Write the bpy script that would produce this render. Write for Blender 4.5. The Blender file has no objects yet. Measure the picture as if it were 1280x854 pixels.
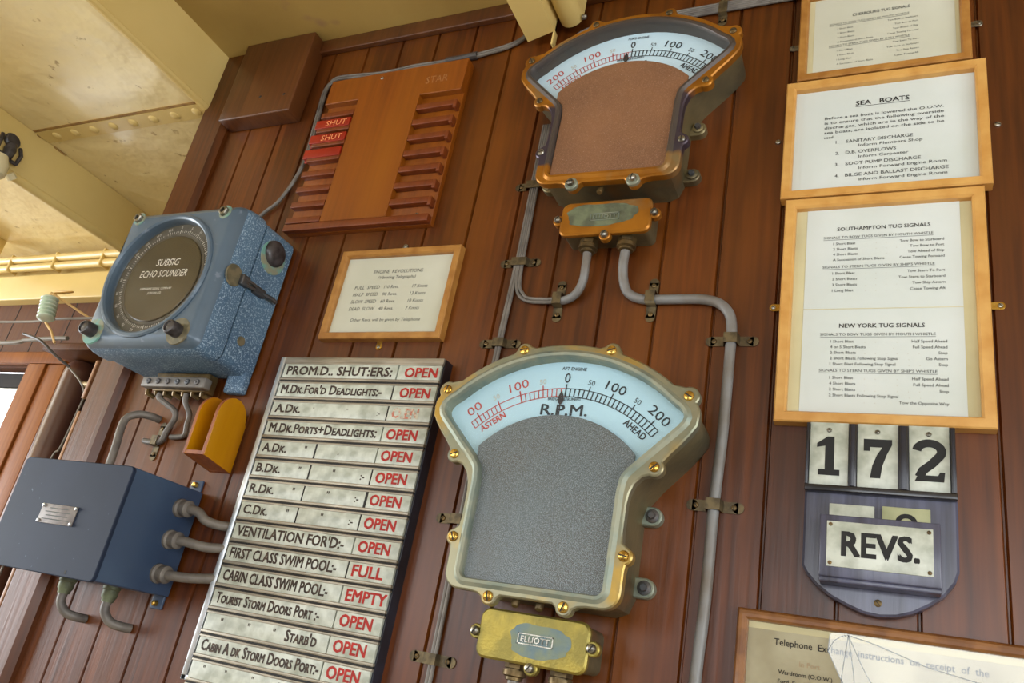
import bpy, bmesh, math, random
from mathutils import Vector, Matrix
random.seed(7)
SC = bpy.context.scene
COL = SC.collection
PI = math.pi
R = math.radians

# ------------------------------------------------------------------ camera
cam = bpy.data.cameras.new('camera')
cam.sensor_width = 36.0
cam.lens = 999.23 / 1280 * 36.0
cam.clip_start = 0.02
camo = bpy.data.objects.new('camera', cam)
COL.objects.link(camo)
MR = ((0.90290691, -0.18007981, 0.39029525),
      (-0.00218726, 0.90607272, 0.42311634),
      (-0.42983059, -0.38288834, 0.81770544))
rt = Vector((MR[0][0], MR[0][2], -MR[0][1]))
dn = Vector((MR[1][0], MR[1][2], -MR[1][1]))
fw = Vector((MR[2][0], MR[2][2], -MR[2][1]))
rot = Matrix((rt, -dn, -fw)).transposed()
camo.matrix_world = Matrix.Translation((0, -1.2, 0)) @ rot.to_4x4()
SC.camera = camo

# ------------------------------------------------------------------ light
SC.view_settings.view_transform = 'Standard'
SC.view_settings.look = 'None'
SC.view_settings.gamma = 1
SC.view_settings.use_curve_mapping = False
SC.view_settings.exposure = 0.0
w = bpy.data.worlds.new('overcast')
SC.world = w
w.use_nodes = True
w.node_tree.nodes['Background'].inputs[0].default_value = (0.92, 0.965, 1.0, 1)
w.node_tree.nodes['Background'].inputs[1].default_value = 3.0


def daylight(name, loc, rotz, sx, sy, radiance, col=(0.92, 0.965, 1.0), tilt=0.0):
    """overcast daylight standing in a window opening: an area the size of the opening"""
    l = bpy.data.lights.new(name, 'AREA')
    l.shape = 'RECTANGLE'
    l.size, l.size_y = sx, sy
    l.energy = radiance * PI * sx * sy
    l.color = col
    o = bpy.data.objects.new(name, l)
    COL.objects.link(o)
    o.location = loc
    o.rotation_euler = (PI / 2 + tilt, 0, rotz)
    return o


FRONT_Y = -4.0
WIN_Z0, WIN_Z1 = -0.02, 0.95
FRONT_WINS = [(-4.9, -4.0), (-3.8, -2.8), (-2.6, -1.85), (-0.62, 1.0), (1.2, 2.2)]
for a, b in FRONT_WINS:
    daylight('front_window_daylight', ((a + b) / 2, FRONT_Y - 0.07, (WIN_Z0 + WIN_Z1) / 2), 0, b - a, WIN_Z1 - WIN_Z0, 4.8)
daylight('wing_door_daylight', (-6.57, -1.6, 0.05), -PI / 2, 2.6, 1.9, 15.0)
daylight('added_starboard_fill', (2.57, -2.0, 0.05), PI / 2, 2.4, 1.7, 4.0)  # added fill to brighten right-facing faces, no known door there
daylight('far_window_daylight', (-3.9, 0.80, 0.33), PI, 1.7, 0.66, 3.0)


# ------------------------------------------------------------------ materials
def lin(c):
    c = c / 255.0
    return c / 12.92 if c <= 0.04045 else ((c + 0.055) / 1.055) ** 2.4


def rgb(r, g, b):
    return (lin(r), lin(g), lin(b), 1)


def mat(name, c1, rough=0.5, metal=0.0, c2=None, scale=8.0, lo=0.4, hi=0.6, stretch=(1, 1, 1), bump=0.0, bscale=None,
        c3=None, s3=60.0, lo3=0.6, hi3=0.7, coat=0.0, detail=4.0, spec=0.5, rvar=0.0):
    m = bpy.data.materials.new(name)
    m.use_nodes = True
    N, L = m.node_tree.nodes, m.node_tree.links
    p = N['Principled BSDF']
    p.inputs['Base Color'].default_value = rgb(*c1)
    p.inputs['Roughness'].default_value = rough
    p.inputs['Metallic'].default_value = metal
    p.inputs['Specular IOR Level'].default_value = spec
    if coat:
        p.inputs['Coat Weight'].default_value = coat
        p.inputs['Coat Roughness'].default_value = 0.12
    tc = N.new('ShaderNodeTexCoord')
    mp = N.new('ShaderNodeMapping')
    mp.inputs['Scale'].default_value = stretch
    L.new(tc.outputs['Object'], mp.inputs['Vector'])
    col = None

    def layer(prev, c, sc, a, b, det):
        nz = N.new('ShaderNodeTexNoise')
        nz.inputs['Scale'].default_value = sc
        nz.inputs['Detail'].default_value = det
        L.new(mp.outputs[0], nz.inputs['Vector'])
        rp = N.new('ShaderNodeMapRange')
        rp.inputs[1].default_value, rp.inputs[2].default_value = a, b
        L.new(nz.outputs[0], rp.inputs[0])
        mx = N.new('ShaderNodeMix')
        mx.data_type = 'RGBA'
        L.new(rp.outputs[0], mx.inputs[0])
        if prev is None:
            mx.inputs[6].default_value = rgb(*c1)
        else:
            L.new(prev, mx.inputs[6])
        mx.inputs[7].default_value = rgb(*c)
        return mx.outputs[2], rp.outputs[0]
    if c2:
        col, f = layer(None, c2, scale, lo, hi, detail)
        if rvar:
            rr = N.new('ShaderNodeMapRange')
            rr.inputs[3].default_value, rr.inputs[4].default_value = rough, rough + rvar
            L.new(f, rr.inputs[0])
            L.new(rr.outputs[0], p.inputs['Roughness'])
    if c3:
        col, _ = layer(col, c3, s3, lo3, hi3, 3.0)
    if col is not None:
        L.new(col, p.inputs['Base Color'])
    if bump:
        nz = N.new('ShaderNodeTexNoise')
        nz.inputs['Scale'].default_value = bscale or scale * 3
        nz.inputs['Detail'].default_value = 3
        L.new(mp.outputs[0], nz.inputs['Vector'])
        bp = N.new('ShaderNodeBump')
        bp.inputs['Strength'].default_value = bump
        bp.inputs['Distance'].default_value = 0.01
        L.new(nz.outputs[0], bp.inputs['Height'])
        L.new(bp.outputs[0], p.inputs['Normal'])
    return m


def plank_mat(name, c1, c2, c3, rough, coat=0.0, pitch=0.1, off=0.0, var=0.35, bump=0.12, spec=.5):
    """varnished boards: grain along Z, every board (pitch along X) with a tone of its own"""
    m = bpy.data.materials.new(name)
    m.use_nodes = True
    N, L = m.node_tree.nodes, m.node_tree.links
    p = N['Principled BSDF']
    p.inputs['Roughness'].default_value = rough
    p.inputs['Coat Weight'].default_value = coat
    p.inputs['Coat Roughness'].default_value = 0.2
    p.inputs['Specular IOR Level'].default_value = spec
    g = N.new('ShaderNodeTexCoord')
    sx = N.new('ShaderNodeSeparateXYZ')
    L.new(g.outputs['Object'], sx.inputs[0])
    a = N.new('ShaderNodeMath'); a.operation = 'ADD'; a.inputs[1].default_value = off
    L.new(sx.outputs[0], a.inputs[0])
    d = N.new('ShaderNodeMath'); d.operation = 'DIVIDE'; d.inputs[1].default_value = pitch
    L.new(a.outputs[0], d.inputs[0])
    fl = N.new('ShaderNodeMath'); fl.operation = 'FLOOR'
    L.new(d.outputs[0], fl.inputs[0])
    wn = N.new('ShaderNodeTexWhiteNoise'); wn.noise_dimensions = '1D'
    L.new(fl.outputs[0], wn.inputs['W'])
    mp = N.new('ShaderNodeMapping'); mp.inputs['Scale'].default_value = (90, 30, 4.0)
    L.new(g.outputs['Object'], mp.inputs['Vector'])
    ad = N.new('ShaderNodeVectorMath'); ad.operation = 'ADD'
    L.new(mp.outputs[0], ad.inputs[0]); L.new(wn.outputs['Color'], ad.inputs[1])
    n1 = N.new('ShaderNodeTexNoise'); n1.inputs['Scale'].default_value = 1.0; n1.inputs['Detail'].default_value = 5
    L.new(ad.outputs[0], n1.inputs['Vector'])
    r1 = N.new('ShaderNodeMapRange'); r1.inputs[1].default_value, r1.inputs[2].default_value = .3, .7
    L.new(n1.outputs[0], r1.inputs[0])
    m1 = N.new('ShaderNodeMix'); m1.data_type = 'RGBA'
    m1.inputs[6].default_value, m1.inputs[7].default_value = rgb(*c1), rgb(*c2)
    L.new(r1.outputs[0], m1.inputs[0])
    mp2 = N.new('ShaderNodeMapping'); mp2.inputs['Scale'].default_value = (7, 4, 1.6)
    L.new(g.outputs['Object'], mp2.inputs['Vector'])
    n2 = N.new('ShaderNodeTexNoise'); n2.inputs['Scale'].default_value = 1.0; n2.inputs['Detail'].default_value = 3
    L.new(mp2.outputs[0], n2.inputs['Vector'])
    r2 = N.new('ShaderNodeMapRange'); r2.inputs[1].default_value, r2.inputs[2].default_value = .45, .75
    r2.inputs[4].default_value = .75
    L.new(n2.outputs[0], r2.inputs[0])
    m2 = N.new('ShaderNodeMix'); m2.data_type = 'RGBA'
    L.new(r2.outputs[0], m2.inputs[0]); L.new(m1.outputs[2], m2.inputs[6]); m2.inputs[7].default_value = rgb(*c3)
    hs = N.new('ShaderNodeHueSaturation')
    rv = N.new('ShaderNodeMapRange'); rv.inputs[3].default_value, rv.inputs[4].default_value = 1 - var, 1 + var
    L.new(wn.outputs['Value'], rv.inputs[0]); L.new(rv.outputs[0], hs.inputs['Value'])
    L.new(m2.outputs[2], hs.inputs['Color']); L.new(hs.outputs[0], p.inputs['Base Color'])
    bp = N.new('ShaderNodeBump'); bp.inputs['Strength'].default_value = bump; bp.inputs['Distance'].default_value = .004
    L.new(n1.outputs[0], bp.inputs['Height']); L.new(bp.outputs[0], p.inputs['Normal'])
    return m


def glass_mat(name, f0=0.04, tint=(1, 1, 1, 1), rough=0.0):
    """thin clear pane: transparent, with a Schlick reflection that is the same from both sides"""
    m = bpy.data.materials.new(name)
    m.use_nodes = True
    N, L = m.node_tree.nodes, m.node_tree.links
    N.remove(N['Principled BSDF'])
    out = N['Material Output']
    t = N.new('ShaderNodeBsdfTransparent'); t.inputs[0].default_value = tint
    g = N.new('ShaderNodeBsdfGlossy'); g.inputs['Roughness'].default_value = rough
    lw = N.new('ShaderNodeLayerWeight')
    pw = N.new('ShaderNodeMath'); pw.operation = 'POWER'; pw.inputs[1].default_value = 5
    lw.inputs[0].default_value = .5
    L.new(lw.outputs['Facing'], pw.inputs[0])
    mu = N.new('ShaderNodeMath'); mu.operation = 'MULTIPLY_ADD'
    mu.inputs[1].default_value, mu.inputs[2].default_value = 1 - f0, f0
    L.new(pw.outputs[0], mu.inputs[0])
    mx = N.new('ShaderNodeMixShader')
    L.new(mu.outputs[0], mx.inputs[0]); L.new(t.outputs[0], mx.inputs[1]); L.new(g.outputs[0], mx.inputs[2])
    L.new(mx.outputs[0], out.inputs[0])
    return m


M = {}
M['wall'] = plank_mat('varnished_mahogany', (98, 48, 9), (66, 30, 4), (116, 63, 10), 0.34, 0.0, off=0.77 + 5, var=.22)
M['wall_dark'] = plank_mat('dark_mahogany', (92, 50, 20), (68, 34, 12), (104, 60, 24), 0.36, 0.15, off=9, pitch=0.7, var=.05)
M['wall_far'] = plank_mat('door_mahogany', (92, 52, 20), (74, 38, 14), (100, 60, 24), 0.5, 0.0, off=9, pitch=0.11, var=.1, spec=.15)
M['orange_board'] = plank_mat('orange_board_wood', (134, 68, 2), (114, 55, 1), (140, 78, 4), 0.42, 0.1, pitch=9, off=4, var=.02)
M['orange_slat'] = plank_mat('slat_wood', (116, 52, 14), (96, 40, 10), (124, 60, 18), 0.42, 0.1, pitch=9, off=4, var=.02)
M['holder'] = plank_mat('honey_varnished_wood', (188, 130, 4), (172, 110, 2), (194, 138, 6), 0.35, 0.2, pitch=9, off=4, var=.02)
M['holder_edge'] = mat('holder_edge_wood', (150, 86, 48), 0.4, c2=(128, 68, 36), stretch=(60, 60, 6), scale=1.5)
M['pine'] = mat('honey_pine', (208, 160, 88), 0.42, c2=(190, 136, 64), stretch=(14, 14, 14), scale=2.0, lo=.35, hi=.7, coat=.15)
M['pine_old'] = mat('aged_oak', (178, 128, 62), 0.4, c2=(150, 98, 40), stretch=(16, 16, 16), scale=2.0, lo=.35, hi=.7, coat=.1)
M['brown_frame'] = mat('brown_moulding', (136, 90, 46), 0.35, c2=(112, 70, 34), stretch=(18, 18, 18), scale=2.0, coat=.15)
M['paper'] = mat('white_card', (212, 218, 214), 0.7, c2=(204, 211, 205), scale=5, spec=.3)
M['paper_cream'] = mat('cream_card', (206, 206, 188), 0.7, c2=(198, 198, 178), scale=5, spec=.3)
M['mount'] = mat('yellowed_mount', (214, 206, 164), 0.8, c2=(198, 190, 150), scale=7, spec=.3)
M['paper_grey'] = mat('stained_paper', (186, 180, 152), 0.75, c2=(160, 152, 124), scale=9, spec=.3)
M['ink'] = mat('black_ink', (44, 44, 44), 0.7, spec=.2)
M['ink_soft'] = mat('grey_ink', (86, 90, 88), 0.7, spec=.2)
M['ink_faint'] = mat('faded_ink', (172, 150, 120), 0.8, spec=.2)
M['ivory'] = mat('ivory_celluloid', (196, 201, 188), 0.32, c2=(158, 163, 148), scale=38, lo=.4, hi=.66, coat=.1)
M['ivory_green'] = mat('greenish_celluloid', (176, 178, 140), 0.3, c2=(150, 154, 120), scale=20)
M['alu'] = mat('tarnished_nickel_rail', (166, 158, 142), 0.36, .5, c2=(138, 130, 114), scale=10, stretch=(1, 1, 8))
M['nickel'] = mat('bright_nickel_edge', (200, 204, 206), 0.3, .7, c2=(170, 174, 176), scale=12)
M['black_wood_sheen'] = plank_mat('sheen_tinted_black_lacquer', (80, 82, 104), (42, 42, 54), (94, 96, 120), 0.34, .4, pitch=9, off=4, var=.02, bump=.3)  # bluish window sheen on the black lacquer is put into these colours
M['black_gloss'] = mat('black_gloss_paint', (22, 22, 26), 0.28, c2=(34, 34, 40), scale=30, coat=.3)
M['navy_black'] = mat('blue_black_paint', (26, 26, 34), 0.3, c2=(36, 38, 50), scale=20)
M['red_ink'] = mat('red_paint', (176, 40, 30), 0.55, c2=(150, 34, 26), scale=60, spec=.3)
M['red_faded'] = mat('faded_red_paint', (190, 120, 100), 0.6, c2=(196, 190, 170), scale=130, lo=.45, hi=.55, spec=.3)
M['brown_ink'] = mat('worn_brown_black_paint', (58, 46, 38), 0.6, c2=(92, 76, 62), scale=90, lo=.5, hi=.7, spec=.3)
M['brass_old'] = mat('dull_bronze', (142, 138, 112), 0.36, .6, c2=(176, 144, 70), scale=9, lo=.50, hi=.64, c3=(112, 122, 106), s3=16, lo3=.5, hi3=.75, rvar=-.06, bump=.05, bscale=60)
M['brass_body'] = mat('weathered_bronze_casting', (130, 118, 84), 0.45, .6, c2=(98, 92, 70), scale=10, c3=(140, 96, 48), s3=9, lo3=.56, hi3=.75, bump=.06, bscale=90)
M['brass_green'] = mat('verdigris_bronze', (124, 134, 122), 0.45, .5, c2=(148, 150, 130), scale=30, rvar=.1)
M['brass_bright'] = mat('polished_brass', (214, 178, 92), 0.22, .9, c2=(178, 138, 60), scale=40)
M['brass_dark'] = mat('brown_brass', (120, 98, 60), 0.42, .7, c2=(86, 72, 48), scale=40, lo=.4, hi=.65, bump=.05, bscale=150)
M['brass_lid'] = mat('brushed_yellow_brass', (168, 150, 72), 0.4, .7, c2=(140, 128, 66), scale=30, bump=.1, bscale=260)
M['verdigris'] = mat('blue_green_patina', (104, 124, 128), 0.5, .35, c2=(124, 134, 112), scale=40, bump=.1, bscale=90)
M['verdigris_green'] = mat('green_patina', (112, 120, 92), 0.55, .3, c2=(88, 92, 72), scale=40, bump=.15, bscale=90)
M['steel'] = mat('steel_screw', (172, 168, 156), 0.3, .9, c2=(120, 116, 104), scale=60)
M['slot'] = mat('near_black_slot', (30, 28, 24), 0.7)  # near-black for screw slots, rail grooves and plate gaps
M['iron'] = mat('oxidised_iron', (76, 80, 84), 0.45, .5, c2=(92, 86, 82), scale=40)
M['plate_grey'] = mat('crackle_grey_plate', (88, 93, 94), 0.5, .2, c2=(86, 80, 74), scale=9, lo=.35, hi=.7, c3=(122, 130, 132), s3=620, lo3=.42, hi3=.62, bump=.08, bscale=620)
M['plate_copper'] = mat('copper_plate', (150, 102, 70), 0.48, .25, c2=(126, 86, 62), scale=9, lo=.35, hi=.7, c3=(166, 120, 92), s3=700, lo3=.5, hi3=.7, bump=.05, bscale=700)
M['dial_blue'] = mat('bluish_enamel_dial', (184, 216, 228), 0.35, spec=.4)
M['dial_white'] = mat('white_enamel_dial', (208, 228, 236), 0.35, spec=.4)
M['dial_black'] = mat('dial_black_paint', (40, 46, 52), 0.5)
M['dial_red'] = mat('dial_red_paint', (190, 72, 62), 0.5)
M['dial_red_faint'] = mat('dial_faded_paint', (200, 190, 170), 0.5)
M['needle'] = mat('needle_black', (48, 42, 42), 0.5)
M['conduit'] = mat('grey_lead_cable', (118, 112, 104), 0.5, .2, c2=(92, 86, 80), scale=30, lo=.4, hi=.7)
M['conduit_pale'] = mat('pale_grey_conduit', (126, 126, 124), 0.5, .2, c2=(110, 102, 92), scale=14, lo=.45, hi=.7)
M['clip'] = mat('olive_brass_clip', (112, 98, 70), 0.45, .6, c2=(80, 70, 52), scale=60)
M['cream'] = mat('cream_gloss_paint', (220, 194, 124), 0.42, c2=(210, 182, 110), scale=3, lo=.35, hi=.7, bump=.12, bscale=9, coat=.1)
M['cream_ceiling'] = mat('cream_deckhead_paint', (240, 222, 166), 0.4, c2=(228, 206, 146), scale=2.2, lo=.38, hi=.66, c3=(186, 160, 104), s3=30, lo3=.68, hi3=.74, bump=1.0, bscale=11, coat=.3)
M['cream_dimmed'] = mat('yellowed_dimmed_deckhead_paint', (178, 150, 84), 0.5, c2=(160, 132, 70), scale=4, lo=.35, hi=.7, c3=(150, 116, 92), s3=5, lo3=.66, hi3=.72, bump=.3, bscale=10)  # yellowed cream, the upper deckhead's weaker light darkened into it
M['cream_brown'] = mat('brown_stain_and_shadow_in_cream', (164, 128, 66), 0.6, c2=(140, 104, 52), scale=40)  # brown for seam marks and for painted rivet shadows
M['blue_lid'] = mat('blue_grey_enamel', (86, 104, 120), 0.36, .1, c2=(76, 94, 110), scale=7, lo=.4, hi=.7, c3=(108, 122, 138), s3=40, lo3=.66, hi3=.72, coat=.15)
M['blue_box'] = mat('slate_blue_gloss_paint', (38, 48, 68), 0.5, c2=(32, 41, 58), scale=6, lo=.35, hi=.7, c3=(96, 112, 132), s3=110, lo3=.71, hi3=.76, spec=.15)
M['blue_side'] = mat('blue_gloss_paint', (58, 78, 104), 0.4, c2=(50, 68, 94), scale=6, coat=.1)
M['blue_speck'] = mat('salt_speckled_blue_enamel', (84, 114, 138), 0.5, c2=(68, 96, 122), scale=9, lo=.4, hi=.65, c3=(172, 194, 210), s3=330, lo3=.52, hi3=.72, bump=.1, bscale=300)
M['bakelite'] = mat('black_bakelite', (44, 40, 40), 0.32, c2=(70, 66, 66), scale=60)
M['teal'] = mat('teal_verdigris_ring', (110, 158, 146), 0.6, c2=(140, 140, 116), scale=60)
M['olive_ring'] = mat('bare_bronze_patch', (128, 118, 92), 0.5, .3, c2=(100, 96, 76), scale=60)
M['dial_dark'] = mat('dark_dial_plate', (60, 52, 36), 0.3, c2=(72, 62, 44), scale=4)
M['dial_ring'] = mat('grey_brown_dial_ring', (88, 82, 70), 0.5, c2=(72, 68, 58), scale=30)
M['dial_mark'] = mat('off_white_marks', (212, 208, 196), 0.5)
M['plate_tin'] = mat('tarnished_nameplate', (116, 108, 102), 0.5, .3, c2=(98, 90, 86), scale=60)
M['tag_red'] = mat('red_tag_plastic', (156, 36, 12), 0.4, c2=(140, 32, 10), scale=20)
M['tag_text'] = mat('orange_engraving', (226, 140, 90), 0.5)
M['board_text'] = mat('faint_grey_lettering', (150, 96, 48), 0.6)
M['porcelain'] = mat('celadon_porcelain', (218, 228, 210), 0.25, c2=(200, 216, 194), scale=10, coat=.3)
M['wire'] = mat('old_wire', (120, 112, 100), 0.6)
M['wire_dark'] = mat('dark_flex', (66, 60, 56), 0.5)
M['rope'] = mat('pale_cord', (206, 170, 110), 0.7)
M['pillar'] = mat('polished_brown_pillar', (104, 66, 48), 0.28, c2=(84, 52, 40), scale=4, coat=.3)
M['pale_wood'] = mat('pale_lath', (176, 128, 86), 0.45, c2=(150, 104, 66), stretch=(30, 30, 3), scale=2)
M['light_glass'] = mat('frosted_lamp_glass', (216, 204, 164), 0.25, coat=.3)
M['jamb'] = plank_mat('door_jamb_wood', (146, 88, 40), (122, 68, 28), (156, 98, 48), 0.45, 0.0, off=9, pitch=0.11, var=.05, spec=.2)
M['floor'] = plank_mat('deck_planks', (186, 176, 158), (170, 158, 138), (196, 188, 170), 0.5, .05, pitch=.12, off=20, var=.1)
M['void'] = mat('black_shade_and_joints', (30, 24, 20), 0.8)  # near-black stands in for the pocket's shade; board joints use it too
M['glass'] = glass_mat('clear_glass', .02)
M['glass_dial'] = glass_mat('dial_glass', .025, (.95, .98, .99, 1), .3)
M['glass_frame'] = glass_mat('cracked_pane_glass', .075)
M['crack'] = mat('crack_edge', (150, 156, 158), 0.3)


def tarnish_mat(name, top):
    """polished orange brass, with a blue-black tarnish band on the straight waist (object Z 4..19 cm)"""
    m = mat(name, (172, 112, 30), 0.38, .55, c2=(138, 86, 24), scale=14, lo=.4, hi=.7, c3=(140, 120, 84), s3=11, lo3=.58, hi3=.72)
    N, L = m.node_tree.nodes, m.node_tree.links
    p = N['Principled BSDF']
    src = p.inputs['Base Color'].links[0].from_socket
    tc = N.new('ShaderNodeTexCoord'); s = N.new('ShaderNodeSeparateXYZ')
    L.new(tc.outputs['Object'], s.inputs[0])
    nz = N.new('ShaderNodeTexNoise'); nz.inputs['Scale'].default_value = 25
    L.new(tc.outputs['Object'], nz.inputs['Vector'])
    k = N.new('ShaderNodeMath'); k.operation = 'MULTIPLY_ADD'; k.inputs[1].default_value = .03
    L.new(nz.outputs[0], k.inputs[0]); L.new(s.outputs[2], k.inputs[2])
    a = N.new('ShaderNodeMapRange'); a.inputs[1].default_value, a.inputs[2].default_value = .058, .068
    b = N.new('ShaderNodeMapRange'); b.inputs[1].default_value, b.inputs[2].default_value = top, top - .01
    L.new(k.outputs[0], a.inputs[0]); L.new(k.outputs[0], b.inputs[0])
    q = N.new('ShaderNodeMath'); q.operation = 'MULTIPLY'
    L.new(a.outputs[0], q.inputs[0]); L.new(b.outputs[0], q.inputs[1])
    q2 = N.new('ShaderNodeMath'); q2.operation = 'MULTIPLY'; q2.inputs[1].default_value = .95
    L.new(q.outputs[0], q2.inputs[0])
    mx = N.new('ShaderNodeMix'); mx.data_type = 'RGBA'
    L.new(q2.outputs[0], mx.inputs[0]); L.new(src, mx.inputs[6]); mx.inputs[7].default_value = rgb(66, 62, 76) if top < 1 else rgb(82, 78, 76)
    L.new(mx.outputs[2], p.inputs['Base Color'])
    return m


M['brass_orange'] = tarnish_mat('orange_lacquered_brass', .205)
M['rim_tarnished'] = tarnish_mat('tarnished_inner_rim', 9)


# ------------------------------------------------------------------ mesh builder
class MB:
    def __init__(self):
        self.bm = bmesh.new()
        self.slots = []
        self.cur = 0

    def use(self, m):
        m = M[m]
        if m not in self.slots:
            self.slots.append(m)
        self.cur = self.slots.index(m)
        return self

    def face(self, vs):
        try:
            f = self.bm.faces.new(vs)
            f.material_index = self.cur
            return f
        except ValueError:
            return None

    def v(self, p):
        return self.bm.verts.new(p)

    def box(self, x0, x1, y0, y1, z0, z1, b=0.0):
        if b <= 0:
            c = [self.v((x, y, z)) for x in (x0, x1) for y in (y0, y1) for z in (z0, z1)]
            for q in ((0, 1, 3, 2), (4, 6, 7, 5), (0, 4, 5, 1), (2, 3, 7, 6), (0, 2, 6, 4), (1, 5, 7, 3)):
                self.face([c[i] for i in q])
            return self
        t = bmesh.new()
        bmesh.ops.create_cube(t, size=1, matrix=Matrix.Translation(((x0 + x1) / 2, (y0 + y1) / 2, (z0 + z1) / 2)) @ Matrix.Diagonal((x1 - x0, y1 - y0, z1 - z0, 1)))
        bmesh.ops.bevel(t, geom=t.edges[:], offset=b, segments=3, affect='EDGES', profile=.5)
        return self.merge(t)

    def merge(self, t, mtx=None):
        mp = {}
        for v in t.verts:
            mp[v] = self.v(mtx @ v.co if mtx else v.co)
        for f in t.faces:
            self.face([mp[v] for v in f.verts])
        t.free()
        return self

    def cap(self, loops, y, flip=False):
        """fills closed XZ loops (first outer, rest holes) at depth y"""
        t = bmesh.new()
        es = []
        for lp in loops:
            vs = [t.verts.new((x, y, z)) for x, z in lp]
            es += [t.edges.new((vs[i], vs[(i + 1) % len(vs)])) for i in range(len(vs))]
        bmesh.ops.triangle_fill(t, use_beauty=True, use_dissolve=False, edges=es, normal=(0, -1, 0))
        return self.merge(t)

    def sides(self, l0, y0, l1, y1):
        a = [self.v((x, y0, z)) for x, z in l0]
        b = [self.v((x, y1, z)) for x, z in l1]
        n = len(a)
        for i in range(n):
            j = (i + 1) % n
            self.face([a[i], a[j], b[j], b[i]])
        return self

    def prism(self, outer, y0, y1, holes=(), b=0.0, back=True):
        """extrusion along Y of an XZ outline; y1 is the front (nearer the room, smaller y); b bevels the front rim"""
        if b > 0:
            fo = offset(outer, -b)
            fh = [offset(h, b) for h in holes]
            self.sides(outer, y0, outer, y1 + b)
            self.sides(outer, y1 + b, fo, y1)
            for h, g in zip(holes, fh):
                self.sides(h, y0, h, y1 + b)
                self.sides(h, y1 + b, g, y1)
            self.cap([fo] + fh, y1)
        else:
            self.sides(outer, y0, outer, y1)
            for h in holes:
                self.sides(h, y0, h, y1)
            self.cap([outer] + list(holes), y1)
        if back:
            self.cap([outer] + list(holes), y0)
        return self

    def tube(self, pts, r, seg=10, smooth=0, caps=True):
        pts = [Vector(p) for p in pts]
        if smooth:
            pts = spline(pts, smooth)
        rs = r if isinstance(r, (list, tuple)) else [r] * len(pts)
        if len(rs) != len(pts):
            rs = [rs[0]] * len(pts)
        rings = []
        n = None
        for i, p in enumerate(pts):
            t = (pts[min(i + 1, len(pts) - 1)] - pts[max(i - 1, 0)]).normalized()
            if n is None:
                n = t.orthogonal().normalized()
            n = (n - t * n.dot(t)).normalized()
            bn = t.cross(n)
            rings.append([self.v(p + (n * math.cos(2 * PI * k / seg) + bn * math.sin(2 * PI * k / seg)) * rs[i]) for k in range(seg)])
        for a, b in zip(rings, rings[1:]):
            for k in range(seg):
                self.face([a[k], a[(k + 1) % seg], b[(k + 1) % seg], b[k]])
        if caps:
            self.face(rings[0][::-1])
            self.face(rings[-1])
        return self

    def lathe(self, prof, c, axis, seg=24, caps=True):
        """prof: (radius, distance along axis) pairs"""
        ax = Vector(axis).normalized()
        n = ax.orthogonal().normalized()
        bn = ax.cross(n)
        c = Vector(c)
        rings = []
        for r, h in prof:
            rings.append([self.v(c + ax * h + (n * math.cos(2 * PI * (k + .5) / seg) + bn * math.sin(2 * PI * (k + .5) / seg)) * max(r, 1e-5)) for k in range(seg)])
        for a, b in zip(rings, rings[1:]):
            for k in range(seg):
                self.face([a[k], a[(k + 1) % seg], b[(k + 1) % seg], b[k]])
        if caps:
            self.face(rings[0][::-1])
            self.face(rings[-1])
        return self

    def ribbon(self, pts, wd, y, closed=False):
        """flat stroke of width wd along an XZ polyline at depth y"""
        n = len(pts)
        a, b = [], []
        for i in range(n):
            p0 = Vector(pts[(i - 1) % n] if (closed or i > 0) else pts[i])
            p1 = Vector(pts[i])
            p2 = Vector(pts[(i + 1) % n] if (closed or i < n - 1) else pts[i])
            d1 = (p1 - p0); d2 = (p2 - p1)
            d1 = d1.normalized() if d1.length > 1e-9 else d2.normalized()
            d2 = d2.normalized() if d2.length > 1e-9 else d1
            t = (d1 + d2)
            t = t.normalized() if t.length > 1e-6 else d1
            k = max(.45, t.dot(d1))
            nn = Vector((-t.y, t.x)) * (wd / 2 / k)
            a.append(self.v((p1.x + nn.x, y, p1.y + nn.y)))
            b.append(self.v((p1.x - nn.x, y, p1.y - nn.y)))
        for i in range(n if closed else n - 1):
            j = (i + 1) % n
            self.face([a[i], a[j], b[j], b[i]])
        return self

    def text(self, s, x, z, h, y, wd=None, align='L', ang=0.0, shear=0.0, bold=0.0, extrude=0.0, smallcaps=False):
        """lettering on an XZ plane facing the room: baseline starts at (x,z), capital height h, total width wd"""
        vs, fs, (x0, x1) = glyphs(s, extrude, smallcaps)
        k = h / 0.69
        kx = k if wd is None else wd / max(x1 - x0, 1e-6)
        o = {'L': x0, 'C': (x0 + x1) / 2, 'R': x1}[align]
        ca, sa = math.cos(ang), math.sin(ang)
        d = max(bold, 0) * k
        for n, (dx, dz) in enumerate(((-d, -d), (d, -d), (d, d), (-d, d)) if d > 0 else ((0, 0),)):
            nv = []
            for vx, vy, vz in vs:
                u, q = (vx - o) * kx + vy * k * shear + dx, vy * k + dz * .8
                nv.append(self.v((x + u * ca - q * sa, y - vz * k - n * 2e-5, z + u * sa + q * ca)))
            for f in fs:
                self.face([nv[i] for i in f])
        return self

    def screw(self, x, y, z, r, head='steel', ang=None, h=None, dome=True):
        """slotted screw head facing the room, seated on the surface at y"""
        h = h or r * .55
        self.use(head)
        prof = [(r, 0), (r, h * .45), (r * .86, h * .8), (r * .5, h), (0, h)] if dome else [(r, 0), (r, h * .8), (r * .9, h), (0, h)]
        self.lathe(prof, (x, y, z), (0, -1, 0), 16, caps=False)
        a = random.uniform(0, PI) if ang is None else ang
        self.use('slot')
        ca, sa = math.cos(a), math.sin(a)
        wv, lv = r * .13, r * .82
        pts = [(-lv, -wv), (lv, -wv), (lv, wv), (-lv, wv)]
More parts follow.
